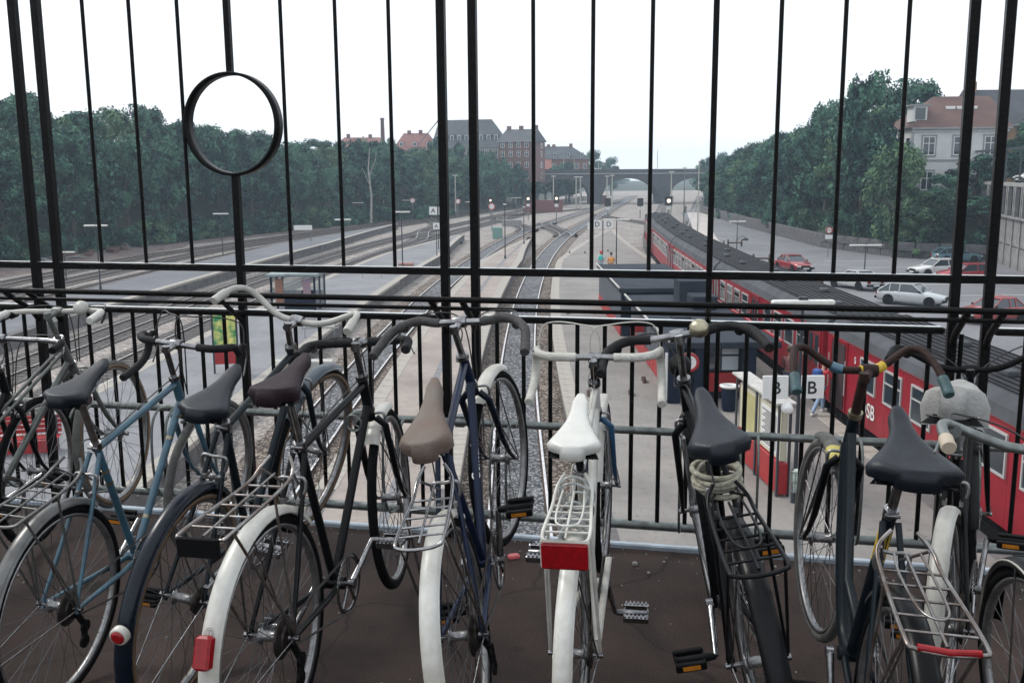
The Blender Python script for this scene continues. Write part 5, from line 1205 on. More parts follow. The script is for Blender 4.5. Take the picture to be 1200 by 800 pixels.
    w1.rotation_euler.y += random.uniform(0, 1); 
    for c, T, ss in ((HUBF, ST, .07), (HUBR, None, .08)): apply_m(MB().tube([(c[0], -ss, c[2]), (c[0], ss, c[2])], .0045, 6).tube([(c[0], ss-.012, c[2]), (c[0], ss, c[2])], .009, 6).tube([(c[0], -ss, c[2]), (c[0], -ss+.012, c[2])], .009, 6), T).build('axle', M_chrome, r)
    # ---- mudguards
    def guard(c, a0, a1, m, T, name, wd=.027, rr=WR+.012, stripe=None):
        vs = []; N = 30; pr = [(-.012, -wd), (.0, -wd*.92), (.0075, -wd*.5), (.009, 0), (.0075, wd*.5), (.0, wd*.92), (-.012, wd)]; k = len(pr)
        for i in range(N+1):
            a = R(a0+(a1-a0)*i/N)
            for dr, y in pr: vs.append((c[0]+(rr+dr)*math.cos(a), y, c[2]+(rr+dr)*math.sin(a)))
        for i in range(N+1):
            a = R(a0+(a1-a0)*i/N)
            for dr, y in pr: vs.append((c[0]+(rr+dr-.0025)*math.cos(a), y*.97, c[2]+(rr+dr-.0025)*math.sin(a)))
        q = (N+1)*k
        fs = [(i*k+j, i*k+j+1, (i+1)*k+j+1, (i+1)*k+j) for i in range(N) for j in range(k-1)]+[(q+(i+1)*k+j, q+(i+1)*k+j+1, q+i*k+j+1, q+i*k+j) for i in range(N) for j in range(k-1)]
        fs += [((i+1)*k+j, i*k+j, q+i*k+j, q+(i+1)*k+j) for i in range(N) for j in (0, k-1)]
        g_ = apply_m(MB().add(vs, fs, True), T).build(name, m, r)
        stm = MB()
        for aa in ((a0+a1)/2 if abs(a1-a0) < 140 else a0+(a1-a0)*.42, a0+(a1-a0)*.93):
            p = (c[0]+(rr-.01)*math.cos(R(aa)), 0, c[2]+(rr-.01)*math.sin(R(aa)))
            for sy in (-1, 1): stm.tube([(p[0], sy*wd, p[2]), (c[0]+(.012 if c[0] > .5 else -.012), sy*.066, c[2])], .0026, 5)
        apply_m(stm, T).build('mudguard_stay', M_chrome, r); return g_
    if o.get('rg'): gr = guard(HUBR, o.get('rga', (38, 205))[0], o.get('rga', (38, 205))[1], o['rg'], None, 'rear_mudguard', o.get('gw', .0255))
    if o.get('fg'): gf = guard(HUBF, o.get('fga', (22, 170))[0], o.get('fga', (22, 170))[1], o['fg'], ST, 'front_mudguard', .026)
    if o.get('fedge'):
        em = MB()
        for sy in (-.0255, .0255): em.tube([(1.03+(WR+.013)*math.cos(R(10+175*i/30)), sy, WR+(WR+.013)*math.sin(R(10+175*i/30))) for i in range(31)], .003, 6)
        apply_m(em, ST).build('mudguard_edge', o['fedge'], gf)
    if o.get('gtip'):  # chrome or coloured tip where the mudguard differs
        a0, a1, m_ = o['gtip']; guard(HUBR, a0, a1, m_, None, 'mudguard_tip', .0285, WR+.0135)
    if o.get('ftip'):
        a0, a1, m_ = o['ftip']; guard(HUBF, a0, a1, m_, ST, 'mudguard_tip', .0275, WR+.0135)
    # ---- drivetrain: chainring, cranks, pedals, chain, sprocket
    ca = o.get('crank', 20); cr = MB().ring((BBP.x, -.048, BBP.z), .088, [(-.008, -.0015), (.006, -.0015), (.006, .0015), (-.008, .0015)], 44)
    for i in range(5): a = R(i*72+10); cr.tube([(BBP.x+.02*math.cos(a), -.048, BBP.z+.02*math.sin(a)), (BBP.x+.083*math.cos(a), -.048, BBP.z+.083*math.sin(a))], .006, 5)
    for i in range(44): a = i/44*2*PI; cr.box((BBP.x+.0945*math.cos(a)-.0025, -.0492, BBP.z+.0945*math.sin(a)-.0025), (BBP.x+.0945*math.cos(a)+.0025, -.0468, BBP.z+.0945*math.sin(a)+.0025))
    cr.build('chainring', M_chrome, r)
    for sy, dd in ((-1, 0), (1, 180)):
        a = R(ca+dd); e = Vector((BBP.x+.17*math.cos(a), sy*.078, BBP.z+.17*math.sin(a)))
        c_ = MB().tube([(BBP.x, sy*.058, BBP.z), e], [.0115, .009], 8).lathe([(.016, sy*.05), (.016, sy*.07)], (BBP.x, 0, BBP.z), 'y', 12).build('crank', M_chrome, r)
        pm = o.get('pedal', M_blackm); pt = R(o.get('ptilt', 0)); pb = MB()
        pb.bbox((-.045, .03, -.012), (-.028, .115, .012), .003).bbox((.028, .03, -.012), (.045, .115, .012), .003).lathe([(.009, .0), (.012, .02), (.012, .11), (.006, .115)], (0, 0, 0), 'y', 8)
        pb.box((-.028, .03, -.004), (.028, .036, .004)).box((-.028, .108, -.004), (.028, .114, .004))
        if pm is M_chrome:
            for j in range(6): pb.box((-.046, .034+j*.0135, .012), (-.03, .04+j*.0135, .0165)).box((.03, .034+j*.0135, .012), (.046, .04+j*.0135, .0165))
        Mp = Matrix.Translation(e) @ Matrix.Rotation(-pt, 4, 'Y') @ Matrix.Scale(sy, 4, (0, 1, 0)); pb.xf(lambda v: Mp @ v)
        p_ = pb.build('pedal', pm, r)
        if pm is M_blackm:
            for q in (-.0462, .0462): pr_ = MB().box((q-.0008, .048, -.006), (q+.0008, .096, .006)).xf(lambda v: Mp @ v).build('amber_strip', M_amber, p_)
    ch = MB(); top = []
    for i in range(13): a = R(-90+i*15) ; top.append((BBP.x+.094*math.cos(a), -.048, BBP.z+.094*math.sin(a)))
    for i in range(9): a = R(90+i*22.5); top.append((.036*math.cos(a), -.045, WR+.036*math.sin(a)))
    ch.tube(top, .0045, 4, closed=True); ch.build('chain', M_chain, r)
    MB().lathe([(.012, -.05), (.038, -.048), (.038, -.044), (.03, -.042), (.034, -.038), (.034, -.034), (.012, -.032)], HUBR, 'y', 26).build('sprocket', M_chain, r)
    if o.get('gears'):
        MB().tube([(.0, -.06, WR-.02), (.02, -.068, WR-.07), (.01, -.07, WR-.12)], .011, 6).lathe([(.022, -.075), (.022, -.067)], (.02, 0, WR-.075), 'y', 12).lathe([(.022, -.075), (.022, -.067)], (.008, 0, WR-.125), 'y', 12).build('derailleur', M_blackm, r)
    if o.get('gears'): MB().lathe([(.012, -.03), (.058, -.031), (.06, -.033), (.05, -.036), (.034, -.05), (.012, -.05)], HUBR, 'y', 28).build('freewheel', M_chain, r)
    if o.get('cguard'):
        m = o['cguard']; MB().tube([(.0, -.066, WR+.05), (.2, -.066, WR+.05), (BBP.x, -.066, BBP.z+.105), (BBP.x+.1, -.066, BBP.z+.04)], .012, 6, flat=.3).build('chain_guard', m, r)
    # ---- seat post, saddle
    sb = Vector((.215, 0, sh-.055)); d = (CL_-BBP).normalized()
    MB().tube([CL_-d*.03, CL_+d*((sh-.075-CL_.z)/d.z)], .0125, 10).build('seat_post', o.get('postm', M_chrome), r)
    MB().tube([CL_-d*.012, CL_+d*.014], .019, 12).tube([CL_+Vector((-.02, -.018, 0)), CL_+Vector((-.02, .018, 0))], .006, 6).build('seat_clamp', M_chrome, r)
    sw = o.get('sw', .078); sl_ = o.get('sl', 1.0); fat = o.get('fat', 1); vs = []; N = 18; k = 13; tl = R(o.get('stilt', -8))
    for i in range(N+1):
        t = i/N; x = .372-.282*t*sl_; mn = .026 if fat < 2.4 else .055; w_ = mn+(sw-mn)*(sstep((t+.02)/.95)**(2.1 if fat < 2.4 else .8))
        if t < .1: w_ *= .55+4.5*t
        if t > .8: w_ *= math.sqrt(max(.2, 1-.8*((t-.8)/.2)**2))
        zt = sh-.004+.014*(abs(t-.45)*1.7)**2+(.012*fat-.012); dep = .014+.016*fat*sstep((t-.2)/.7)
        for j in range(k):
            a = -1+2*j/(k-1); y = w_*math.copysign(min(1, abs(a)*1.25), a) if abs(a) < .8 else w_*math.copysign(1-.06*(abs(a)-.8)/.2, a)
            zz = zt-.011*(abs(a)**3)*fat-(max(0, abs(a)-.62)/.38)**1.3*dep
            vs.append((x+.02*sl_*abs(a)**3*sstep((t-.7)/.3), y, zz))
    vl = len(vs)
    fs = [(i*k+j, (i+1)*k+j, (i+1)*k+j+1, i*k+j+1) for i in range(N) for j in range(k-1)]
    fs.append(tuple(range(k)))
    # rear skirt and underside
    last = [(N*k+j) for j in range(k)]; bs = len(vs)
    for j in range(k): v = vs[N*k+j]; a = -1+2*j/(k-1); vs.append((v[0]-.012, v[1]*.97, min(v[2]-.012, sh-.02-.012*fat)))
    for j in range(k): v = vs[N*k+j]; vs.append((v[0]+.01, v[1]*.9, sh-.036-.01*fat))
    fs += [(N*k+j, bs+j, bs+j+1, N*k+j+1) for j in range(k-1)]+[(bs+j, bs+k+j, bs+k+j+1, bs+j+1) for j in range(k-1)]
    Ms = Matrix.Translation(sb) @ Matrix.Rotation(tl, 4, 'Y') @ Matrix.Translation(-sb)
    sd = MB().add(vs, fs, True).xf(lambda v: Ms @ v).build('saddle', o['saddle'], r)
    und = MB()
    for sy in (-1, 1):
        und.tube(smooth_path([(.335, sy*.01, sh-.03), (.27, sy*.02, sh-.055), (.17, sy*.024, sh-.058), (.105, sy*(sw-.03), sh-.04)], 4), .0035, 6)
        if o.get('springs', 0):
            sp_ = []
            for q in range(50): a = q/50*2*PI*5; sp_.append((.115+.013*math.cos(a), sy*(sw-.03)+.013*math.sin(a), sh-.085+.05*q/50))
            und.tube(sp_, .0022, 5)
            und.tube([(.2, sy*.02, sh-.085), (.115, sy*(sw-.03), sh-.088)], .004, 5)
    und.lathe([(.016, -.03), (.018, 0), (.016, .03)], (sb.x, 0, sh-.07), 'y', 10)
    und.xf(lambda v: Ms @ v).build('saddle_springs', M_chrome, sd)
    ub = [(.33, 0), (.1, sw*.9), (.1, -sw*.9)]
    MB().add([(.34, .012, sh-.026), (.34, -.012, sh-.026), (.2, -.035, sh-.03), (.105, -sw*.86, sh-.034-.008*fat), (.105, sw*.86, sh-.034-.008*fat), (.2, .035, sh-.03)], [(0, 1, 2, 5), (5, 2, 3, 4)]).xf(lambda v: Ms @ v).build('saddle_base', M_blackm, sd)
    # ---- stem, bars, grips, levers
    top_ = HT-AX*((st-HT.z)/abs(AX.z)); fwd = o.get('ext', .07); bc = Vector((top_.x+fwd, o.get('by', 0), st))
    sm_ = MB().tube([HT, top_], o.get('qr', .0115), 10).tube([top_+Vector((-.008, 0, -.004)), bc], [.016, .013], 10, flat=.8).lathe([(.018, -.022), (.02, -.01), (.02, .01), (.018, .022)], tuple(bc), 'y', 14)
    sm_.tube([top_+Vector((0, 0, -.012)), top_+Vector((0, 0, .014))], .0145, 10)
    apply_m(sm_, ST).build('stem', o.get('stemm', M_chrome), r)
    BARS = {
     'drop': [(0, 0, 0), (0, .1, 0), (.005, .16, 0), (.04, .205, -.003), (.085, .22, -.012), (.115, .225, -.05), (.1, .228, -.1), (.05, .23, -.13), (-.02, .232, -.145), (-.05, .233, -.15)],
     'tourist': [(0, 0, 0), (0, .09, 0), (.012, .15, .004), (.0, .2, .0), (-.045, .245, -.012), (-.11, .262, -.028), (-.17, .272, -.042)],
     'cruiser': [(0, 0, 0), (.0, .06, 0), (.015, .12, .012), (.03, .19, .045), (.015, .235, .07), (-.03, .26, .078), (-.09, .27, .07), (-.13, .275, .06)],
     'high': [(0, 0, 0), (.01, .07, 0), (.025, .13, .02), (.035, .2, .055), (.01, .25, .06), (-.05, .275, .035), (-.11, .285, -.0), (-.14, .287, -.02)],
     'flat': [(0, 0, 0), (0, .1, .002), (-.005, .2, .004), (-.03, .27, .004), (-.08, .285, 0), (-.13, .29, -.004)]}
    half = BARS[o.get('bar', 'tourist')]; bw = o.get('bw', 1.0)
    for_side = lambda sy: smooth_path([(bc.x+p[0], sy*p[1]*bw, bc.z+p[2]) for p in half], 6)
    Rt, Lt = for_side(-1), for_side(1); full = Rt[::-1]+Lt[1:]
    Mb = Matrix.Translation(bc) @ Matrix.Rotation(R(o.get('btilt', 0)), 4, 'Y') @ Matrix.Rotation(R(o.get('broll', 0)), 4, 'X') @ Matrix.Rotation(R(o.get('byaw', 0)), 4, 'Z') @ Matrix.Translation(-bc); Tb = ST @ Mb
    hb_ = apply_m(MB().tube(full, .0115, 10), Tb).build('handlebar', o.get('barm', M_chrome), r)
    gl = o.get('grip'); L_ = len(Lt)
    if gl:
        t0, gm = gl; i0 = int(L_*t0)
        for S_ in (Rt, Lt):
            seg = S_[i0:]; apply_m(MB().tube(seg, .0155, 12).tube([seg[-1], seg[-1]+(seg[-1]-seg[-2]).normalized()*.006], [.0165, .0145], 12), Tb).build('grip', gm, hb_)
    for t0, t1, sy, m_ in o.get('tapes', ()):
        S_ = Lt if sy > 0 else Rt; i0, i1 = int(L_*t0), max(int(L_*t0)+2, int(L_*t1)); apply_m(MB().tube(S_[i0:i1], .0152, 12), Tb).build('bar_tape', m_, hb_)
    # levers + cables
    lv = o.get('levers', 'std')
    if lv == 'std':
        for S_, sy in ((Rt, -1), (Lt, 1)):
            i = int(L_*.52); p = S_[i]; q = S_[-1]; dirn = (q-p)
            apply_m(MB().tube(smooth_path([p+Vector((0, 0, -.004)), p+Vector((.035, 0, -.012)), p+dirn*.45+Vector((.045, sy*.01, -.02)), p+dirn*.92+Vector((.035, sy*.02, -.025))], 4), [.007, .0055, .0045], 7, flat=.6), Tb).build('brake_lever', o.get('levm', M_chrome), hb_)
            apply_m(MB().tube([p+Vector((-.012, 0, -.01)), p+Vector((.022, 0, -.01))], .016, 8), Tb).build('lever_clamp', o.get('levm', M_chrome), hb_)
            apply_m(MB().tube(smooth_path([p+Vector((.03, 0, -.01)), p+Vector((.1, -sy*.04, .0)), bc+Vector((.1, sy*.03, -.03)), CROWN+Vector((.04, sy*.005, .03))], 8), .0026, 5), Tb).build('brake_cable', o.get('cabm', M_cablek), r)
    if lv == 'race':
        for S_, sy in ((Rt, -1), (Lt, 1)):
            p = S_[int(L_*.52)]
            apply_m(MB().tube([p, p+Vector((.03, 0, .015)), p+Vector((.05, 0, .01))], [.012, .013, .01], 8), Tb).build('brake_hood', o.get('hoodm', M_blackm), hb_)
            apply_m(MB().tube(smooth_path([p+Vector((.05, 0, .008)), p+Vector((.06, 0, -.04)), p+Vector((.03, sy*.004, -.11))], 5), [.006, .005], 7, flat=.6), Tb).build('brake_lever', M_chrome, hb_)
            apply_m(MB().tube(smooth_path([p+Vector((.045, 0, .012)), p+Vector((.06, -sy*.03, .1)), bc+Vector((.05, sy*.06, .105)), bc+Vector((.02, -sy*.015, .07)), CROWN+Vector((.03, 0, .06))], 8), .0028, 5), Tb).build('brake_cable', o.get('cabm', M_cable), r)
    # caliper brakes
    for c0, T in ((CROWN+Vector((.03, 0, -.01)), ST), (CL_+Vector((-.085, 0, -.085)), None)):
        cm_ = MB()
        for sy in (-1, 1): cm_.tube(smooth_path([c0+Vector((.012, 0, .012)), c0+Vector((.014, sy*.036, .012)), c0+Vector((.014, sy*.04, -.02)), c0+Vector((.012, sy*.026, -.048))], 4), .0055, 6); cm_.box((c0.x-.012, min(sy*.018, sy*.03), c0.z-.056), (c0.x+.022, max(sy*.018, sy*.03), c0.z-.044))
        apply_m(cm_, T).build('brake_caliper', M_alloy, r)
    if o.get('bell'):
        bx_, m_ = o['bell']; p = (Lt if bx_ > 0 else Rt)[int(L_*abs(bx_))]
        bb = MB().lathe([(.031, 0), (.031, .008), (.027, .02), (.016, .028), (.002, .031)], (0, 0, 0), 'z', 20)
        Mq = Tb @ Matrix.Translation(p+Vector((-.012, 0, .012))) @ Matrix.Rotation(R(-50), 4, 'Y'); bb.xf(lambda v: Mq @ v).build('bell', m_, hb_)
    if lv and kind != 'mixte':   # rear brake cable along the frame, with a loose loop at each end
        a_ = HT+Vector((.07, .012, .06)); b_ = HT.lerp(CL_, .12)+Vector((0, .0, .004 if kind == 'diamond' else -.12)); c2_ = HT.lerp(CL_, .9)+Vector((0, 0, .004 if kind == 'diamond' else -.14))
        MB().tube(smooth_path([apply_v(ST, bc+Vector((.05, .05, -.01))), apply_v(ST, a_), HT+Vector((.03, .03, -.02)), b_, HT.lerp(CL_, .5)+Vector((0, .002, .004 if kind == 'diamond' else -.13)), c2_, CL_+Vector((-.04, .02, .03)), CL_+Vector((-.085, .02, -.06))], 6), .0024, 5).build('rear_brake_cable', o.get('cabm', M_cablek), r)
    # ---- rack
    if o.get('rack'):
        m_ = o['rack']; rw = o.get('rw', .055); z = o.get('rackz', .755); xe = o.get('rackx', -.23); rk = MB()
        loop = smooth_path([(.14, .028, z+.05), (.11, rw*.9, z+.02), (.03, rw, z), (xe+.03, rw*1.15, z), (xe, rw*.9, z-.006), (xe-.008, 0, z-.008), (xe, -rw*.9, z-.006), (xe+.03, -rw*1.15, z), (.03, -rw, z), (.11, -rw*.9, z+.02), (.14, -.028, z+.05)], 4)
        rk.tube(loop, .0052, 8)
        for i in range(5): x = .04+(xe-.02)*i/4.6; rk.tube([(x, -rw*1.05, z-.002), (x, rw*1.05, z-.002)], .0036, 6)
        rk.tube([(.1, 0, z+.012), (xe+.01, 0, z-.002)], .0036, 6)
        for sy in (-1, 1):
            rk.tube([(-.03, sy*rw*1.08, z-.003), (-.004, sy*.072, WR+.01)], .0042, 6); rk.tube([(xe+.04, sy*rw*1.12, z-.003), (-.008, sy*.074, WR+.02)], .0042, 6)
            rk.tube([(.11, sy*rw*.8, z+.02), (.2, sy*.02, .7)], .004, 6)
        if o.get('clip', 1):
            rk.tube(smooth_path([(.09, .03, z+.02), (0, .036, z+.012), (xe*.55, .03, z+.014), (xe*.7, 0, z+.016), (xe*.55, -.03, z+.014), (0, -.036, z+.012), (.09, -.03, z+.02)], 4), .0032, 6)
        rr_ = rk.build('luggage_rack', m_, r)
        if o.get('rackrefl'):
            MB().bbox((xe-.022, -.062, z-.078), (xe-.012, .062, z-.002), .004).build('reflector', M_reflr, rr_); MB().bbox((xe-.011, -.066, z-.082), (xe-.004, .066, z+.002), .003).build('reflector_back', m_, rr_)
        if o.get('plate'): MB().bbox((xe-.02, -.055, z-.045), (xe-.01, .055, z+.005), .003).build('rear_panel', M_blackm, rr_)
        if o.get('redrod'): MB().tube([(xe, -.06, z-.002), (xe-.006, 0, z-.004), (xe, .06, z-.002)], .008, 8).build('red_sleeve', M_reflr, rr_)
    if o.get('refl'):
        a, m_ = o['refl']; c_ = (HUBR[0]+(WR+.03)*math.cos(R(a)), 0, HUBR[2]+(WR+.03)*math.sin(R(a)))
        if m_ == 'round': MB().lathe([(.026, -.01), (.026, .006), (.022, .01)], (0, 0, 0), 'x', 18).xf(lambda v: Vector((-v.x+c_[0], v.y+.0, v.z+c_[2]))).build('reflector_rim', M_white, r); MB().lathe([(.019, -.004), (.019, .0), (.012, .003)], (0, 0, 0), 'x', 18).xf(lambda v: Vector((-v.x+c_[0]-.012, v.y, v.z+c_[2]))).build('reflector', M_reflr, r)
        else:
            Mr = Matrix.Translation(c_) @ Matrix.Rotation(R(180-a), 4, 'Y'); MB().bbox((-.02, -.021, -.04), (.012, .021, .04), .006).xf(lambda v: Mr @ v).build('rear_light', M_reflr, r)
    if o.get('emblem'):
        a = R(o['emblem']); rr = WR+.0125; ce = Vector((rr*math.cos(a)+.0095*math.cos(a), 0, WR+rr*math.sin(a)+.0095*math.sin(a))); ex = Vector((math.cos(a), 0, math.sin(a))); tz = Vector((-math.sin(a), 0, math.cos(a)))
        mb_ = MB()
        for q in (.0125, .008): mb_.tube([ce+Vector((0, q*math.cos(k*PI/9), 0))+tz*q*math.sin(k*PI/9) for k in range(18)], .0007, 4, closed=True)
        mb_.tube([ce-tz*.008, ce+tz*.008], .0007, 4).build('emblem', M_pole, gr)
    if o.get('stand'): MB().tube([BBP+Vector((-.05, .03, -.02)), BBP+Vector((-.12, .14, -.26))], .007, 6).build('kickstand', M_chrome, r)
    if o.get('headlight'): apply_m(MB().lathe([(.012, -.05), (.032, -.03), (.038, .02), (.036, .028), (.02, .03)], (0, 0, 0), 'x', 18).xf(lambda v: Vector((v.x+HT.x+.1, v.y, v.z+HT.z+.02))), ST).build('headlight', o['headlight'], r)
    if o.get('dynamo'): apply_m(MB().tube([(HUBF[0]-.06, .075, WR+.3), (HUBF[0]-.055, .075, WR+.36)], .018, 10), ST).build('dynamo', M_alloy, r)
    for f_ in o.get('extra', ()): f_(r, ST)
    return r
def coil_lock(r, ST):     # clear coiled cable lock hanging below the saddle
    pts = []
    for i in range(150): a = i/150*2*PI*6; rr = .042+.012*math.sin(i*.11); pts.append((.12+.03*math.sin(i*.045), rr*math.cos(a)*.9+.008*math.sin(i*.3), .80-.0009*i+rr*math.sin(a)))
    MB().tube(pts, .0042, 6).build('cable_lock', mat('clear_grey_plastic', (.45, .47, .46), .2, noise=.3, scale=40), r)
    pts = [(.1+.02*math.sin(i*.2), .045*math.cos(i*.5), .67+.045*math.sin(i*.5)) for i in range(40)]; MB().tube(pts, .0045, 6).build('cable_lock', MATS['clear_grey_plastic'], r)
def rope(r, ST):
    c_ = CL_+(BBP-CL_)*.14+Vector((-.03, 0, 0)); pts = []
    for i in range(150): a = i/150*2*PI*6; rr = .062+.006*math.sin(i*.37); pts.append((c_.x+rr*math.cos(a)*1.15, rr*math.sin(a)*.92, c_.z+.028-.00038*i+.006*math.sin(a*1.2)))
    MB().tube(pts, .0078, 7).build('rope', mat('frayed_pale_rope', (.4, .38, .3), .9, noise=.5, scale=60, bump=.4), r)
def small_lock(r, ST):
    c_ = HB+Vector((-.05, .0, -.03)); pts = [(c_.x+.03*math.sin(i*.17), .028+.03*math.cos(i*.55), c_.z+.03*math.sin(i*.55)) for i in range(46)]; MB().tube(pts, .003, 5).build('cable_lock', M_galv, r)
def yellow_sleeve(r, ST):
    a = CL_+(BBP-CL_)*.1; b = CL_+(BBP-CL_)*.3; MB().tube([a, b], .0175, 12).build('yellow_tape', MATS['yellow_tape'], r)
M_ytape = mat('yellow_tape', (.62, .42, .02), .45, col2=(.35, .22, .02), scale=30)
M_teal = mat('teal_blue_frame', (.04, .12, .17), .35, col2=(.03, .07, .1), scale=14, coat=.4); M_navyf = mat('navy_frame', (.003, .007, .015), .26, spec=.28, noise=.3, scale=10)
M_bluef = mat('blue_frame', (.004, .012, .04), .3, spec=.3, noise=.3, scale=10); M_blackf = mat('black_frame', (.0035, .004, .005), .32, spec=.18, noise=.4, scale=12)
M_silverf = mat('silver_green_frame', (.17, .18, .17), .4, .5, noise=.4, scale=16); M_dkteal = mat('dark_blue_green_frame', (.004, .010, .015), .35, spec=.25, noise=.4, scale=14)
M_sadk = mat('black_saddle_vinyl', (.005, .009, .015), .42, spec=.34, noise=.35, scale=25, bump=.15, bscale=220); M_sadb = mat('burgundy_saddle', (.014, .004, .008), .6, spec=.25, noise=.3, scale=20, bump=.3, bscale=200)
M_sadbr = mat('worn_brown_saddle', (.12, .1, .085), .7, col2=(.12, .08, .06), scale=9, bump=.2, bscale=120); M_sadw = mat('white_saddle', (.58, .58, .54), .4, noise=.15, scale=12, bump=.05); M_sadg = mat('grey_white_saddle', (.33, .33, .315), .6, noise=.3, scale=10, bump=.2, bscale=90)
M_wtape = mat('white_bar_tape', (.5, .49, .44), .6, noise=.2, scale=40, bump=.3, bscale=90); M_ktape = mat('dark_bar_tape', (.012, .012, .013), .65, spec=.2, noise=.3, scale=40, bump=.3, bscale=90); M_gtape = mat('dusty_grey_grip', (.06, .057, .057), .65, spec=.2, noise=.4, scale=30, bump=.3, bscale=60)
M_wgrip = mat('white_grip', (.55, .54, .5), .5, noise=.1); M_ivory = mat('aged_white_guard', (.42, .41, .37), .4, noise=.3, scale=9); M_silg = mat('silver_mudguard', (.17, .17, .165), .35, .6, noise=.4, scale=12)
M_yguard = mat('yellow_grey_guard_end', (.5, .42, .1), .5, noise=.3, scale=30); M_tealg = mat('green_blue_grip', (.05, .11, .12), .6, noise=.5, scale=20); M_rbar = mat('brown_taped_bar', (.03, .014, .011), .6, spec=.2, noise=.5, scale=30, bump=.3)

bike(-2.289, 3.149, 9.4, 5.2, .986, 1.9, .95, .984, 'dark bicycle cut by the left edge, only its black grip and front wheel in view',
     dict(frame=M_blackf, saddle=M_sadk, bar='flat', grip=(.62, M_blackm), barm=M_chrome, fg=None, rg=M_blackf, rack=M_blackf, steer=6))
bike(-2.411, 3.518, 30.5, 7.8, 1.017, 6.9, .95, .971, 'bicycle with a pale silver-green twin-tube frame and white grips at far left',
     dict(frame=M_silverf, fork=M_silverf, kind='mixte', saddle=M_sadk, bar='flat', bw=.8, grip=(.6, M_wgrip), barm=M_ivory, stemm=M_silverf, steer=22, tan=1, ftyre=M_greyt, levers='std', levm=M_blackm, bell=(-.3, M_ivory), rg=M_silg, rack=M_galv, ftext=('REPUBLIK', BBP.lerp(HB, .3), BBP.lerp(HB, .7), .02)) if False else
     dict(frame=M_silverf, fork=M_silverf, kind='mixte', saddle=M_sadk, bar='flat', bw=.8, grip=(.6, M_wgrip), barm=M_ivory, stemm=M_silverf, steer=22, tan=1, ftyre=M_greyt, levers='std', levm=M_blackm, bell=(-.3, M_ivory), rg=M_silg, rack=M_galv))
bike(-1.440, 2.873, 10.6, 3.8, .955, 6.8, 1.049, .986, 'teal blue bicycle with gold bands and dark drop bars at left',
     dict(frame=M_teal, fork=M_teal, kind='diamond', bands=1, saddle=M_sadk, sw=.08, bar='drop', bw=.9, grip=(.12, M_ktape), barm=M_chrome, levers='race', cabm=M_cablek, steer=-4, rg=M_silg, rga=(50, 190), gw=.023, crank=200, gears=1, refl=None, ftyre=M_greyt, rack=M_silg, clip=0, postm=M_rustc))
bike(-1.070, 2.873, 9.5, 7.5, 1.036, 9.6, .935, .950, 'dark navy bicycle with silver cruiser bars and a shiny navy rear mudguard',
     dict(frame=M_dkteal, fork=M_dkteal, kind='diamond', saddle=M_sadk, sw=.085, bar='cruiser', bw=.92, barm=M_ivory, stemm=M_chrome, steer=-6, rg=M_navyf, rga=(30, 215), gw=.024, fg=mat('grey_blue_guard', (.05, .07, .09), .35, noise=.3, scale=12, coat=.3), fga=(60, 135), grip=(.8, M_ivory), levers=None, crank=150, refl=(161, 'round'), pedal=M_chrome, headlight=None, tan=1, cguard=M_chrome))
bike(-.684, 2.597, 11.9, -.9, 1.044, 2.7, 1.017, .971, 'black bicycle with a burgundy saddle, white rear mudguard and red light',
     dict(frame=M_blackf, fork=M_blackf, kind='diamond', saddle=M_sadb, sw=.08, fat=1.2, bar='flat', bw=.62, grip=(.12, M_ktape), barm=M_chrome, levers='std', steer=8, rg=M_white, rga=(40, 200), fg=None, fga=(40, 160), ftip=(78, 128, M_white), rack=M_rustc, rackx=-.3, clip=0, plate=1, refl=(157, 'light'), emblem=150, pedal=M_chrome, crank=30, gears=1, dynamo=1, extra=(small_lock,)))
bike(-.099, 2.612, 7.3, -8.8, 1.017, 12.4, .938, .972, 'dark blue bicycle with a worn brown saddle and a long white mudguard',
     dict(frame=M_bluef, fork=M_navyf, kind='diamond', saddle=M_sadbr, sw=.082, sl=1.1, fat=1.7, stilt=-12, bar='tourist', bw=.95, grip=(.14, M_gtape), barm=M_chrome, levers='std', steer=-9, rg=M_white, rga=(44, 206), gw=.0265, ftip=(62, 118, M_white), fg=None, rack=M_chrome, rackx=-.18, rackz=.76, clip=0, pedal=M_blackm, crank=80, gears=1, ftext=('Centurion', BBP.lerp(HB, .3), BBP.lerp(HB, .85), .04)))
bike(.178, 2.538, 9.8, -1.0, .959, 10.1, .974, .939, 'white racing bicycle with white drop bars and a red reflector on its rack',
     dict(frame=M_white, fork=mat('sky_blue_fork', (.02, .085, .17), .3, coat=.4, noise=.15), kind='diamond', saddle=M_sadw, sw=.084, stilt=-10, bar='drop', grip=(.08, M_wtape), barm=M_alloy, levers='race', cabm=M_wtape, hoodm=M_ivory, steer=0, rg=M_white, rga=(36, 206), gw=.0265, fg=M_white, fga=(60, 150), rack=M_white, rackrefl=1, emblem=168, rackx=-.14, rackz=.80, pedal=M_chrome, crank=-66, bell=None, cguard=M_ivory, extra=(coil_lock,), postm=M_blackf))
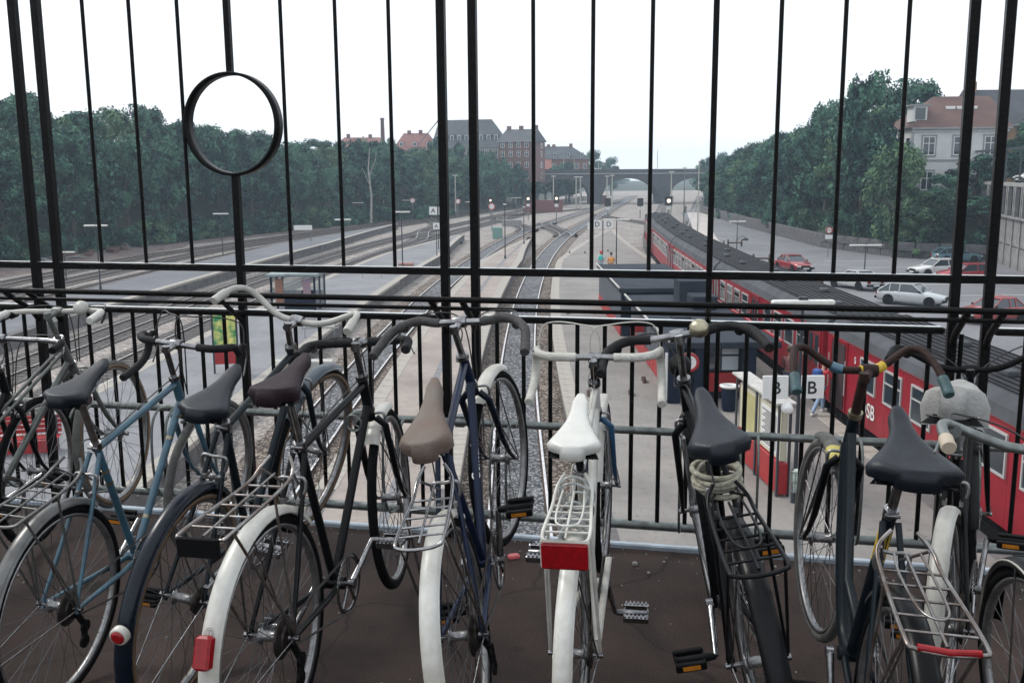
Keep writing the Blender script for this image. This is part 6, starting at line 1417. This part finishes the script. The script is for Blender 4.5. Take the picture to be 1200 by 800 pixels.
bike(.716, 2.414, 2.9, -10.3, 1.09, 1.3, .905, .999, 'black bicycle with a brass bell and a pale rope wound round its seat tube',
     dict(frame=M_blackf, fork=M_blackf, kind='diamond', saddle=M_sadk, sw=.085, sl=1.12, fat=1.3, stilt=-13, bar='tourist', bw=.92, grip=(.17, M_ktape), barm=M_alloy, stemm=M_chrome, levers='std', levm=M_blackm, steer=-2, rg=M_blackf, rga=(36, 215), gw=.028, rack=M_blackf, rackz=.7, rackx=-.27, clip=1, bell=(-.16, M_brass), pedal=M_blackm, crank=28, extra=(rope,), headlight=M_blackm, postm=M_galv))
bike(1.268, 2.649, 29.1, -2.7, .994, 1.3, .975, .935, 'black bicycle with a plump grey-white saddle and dark curved bars at right',
     dict(frame=M_blackf, fork=M_blackf, kind='diamond', saddle=M_sadg, sw=.1, fat=4, sl=.8, stilt=6, bar='cruiser', bw=.95, grip=(.5, M_blackm), barm=M_blackm, stemm=M_blackf, levers='std', levm=M_blackm, steer=4, rg=M_ivory, rga=(40, 200), fg=M_blackf, crank=60, pedal=M_blackm, postm=M_galv, dynamo=1))
bike(.855, 2.087, 8.4, 3.2, 1.0, 5.7, 1.0, .988, 'big dark bicycle with a broad black saddle, yellow taped bars and rusty rack',
     dict(frame=M_dkteal, fork=M_blackf, kind='loop', saddle=M_sadk, sw=.118, sl=1.02, fat=1.3, stilt=-13, bar='high', bw=.74, by=-.035, byaw=3, grip=(.8, M_tealg), barm=M_rbar, stemm=M_rbar, levers=None, tapes=((.04, .26, -1, M_ytape), (.12, .24, 1, M_teal)), steer=4, rg=M_blackf, rga=(36, 205), gw=.03, fg=M_greyt, fga=(70, 110), ftip=(98, 112, M_yguard), rack=M_rustc, rackz=.755, rackx=-.27, rw=.068, redrod=1, pedal=M_blackm, crank=10, cup=M_brass, extra=(yellow_sleeve,), ftyre=M_greyt, qr=.015, tr=.0175))
bike(.86, 1.33, 27, 0, 1.0, 0, .93, 1.05, 'bicycle at the right edge with thick silver bars and a black mudguard',
     dict(frame=M_blackf, fork=M_blackf, kind='diamond', saddle=M_sadk, bar='cruiser', bw=1.0, grip=(.88, mat('beige_grip', (.4, .34, .26), .6)), barm=M_galv, stemm=M_galv, levers='std', levm=M_galv, steer=20, rg=M_blackf, rga=(30, 200), gw=.028, fg=M_blackf, fga=(10, 185), fedge=M_ivory, crank=60, pedal=M_blackm))
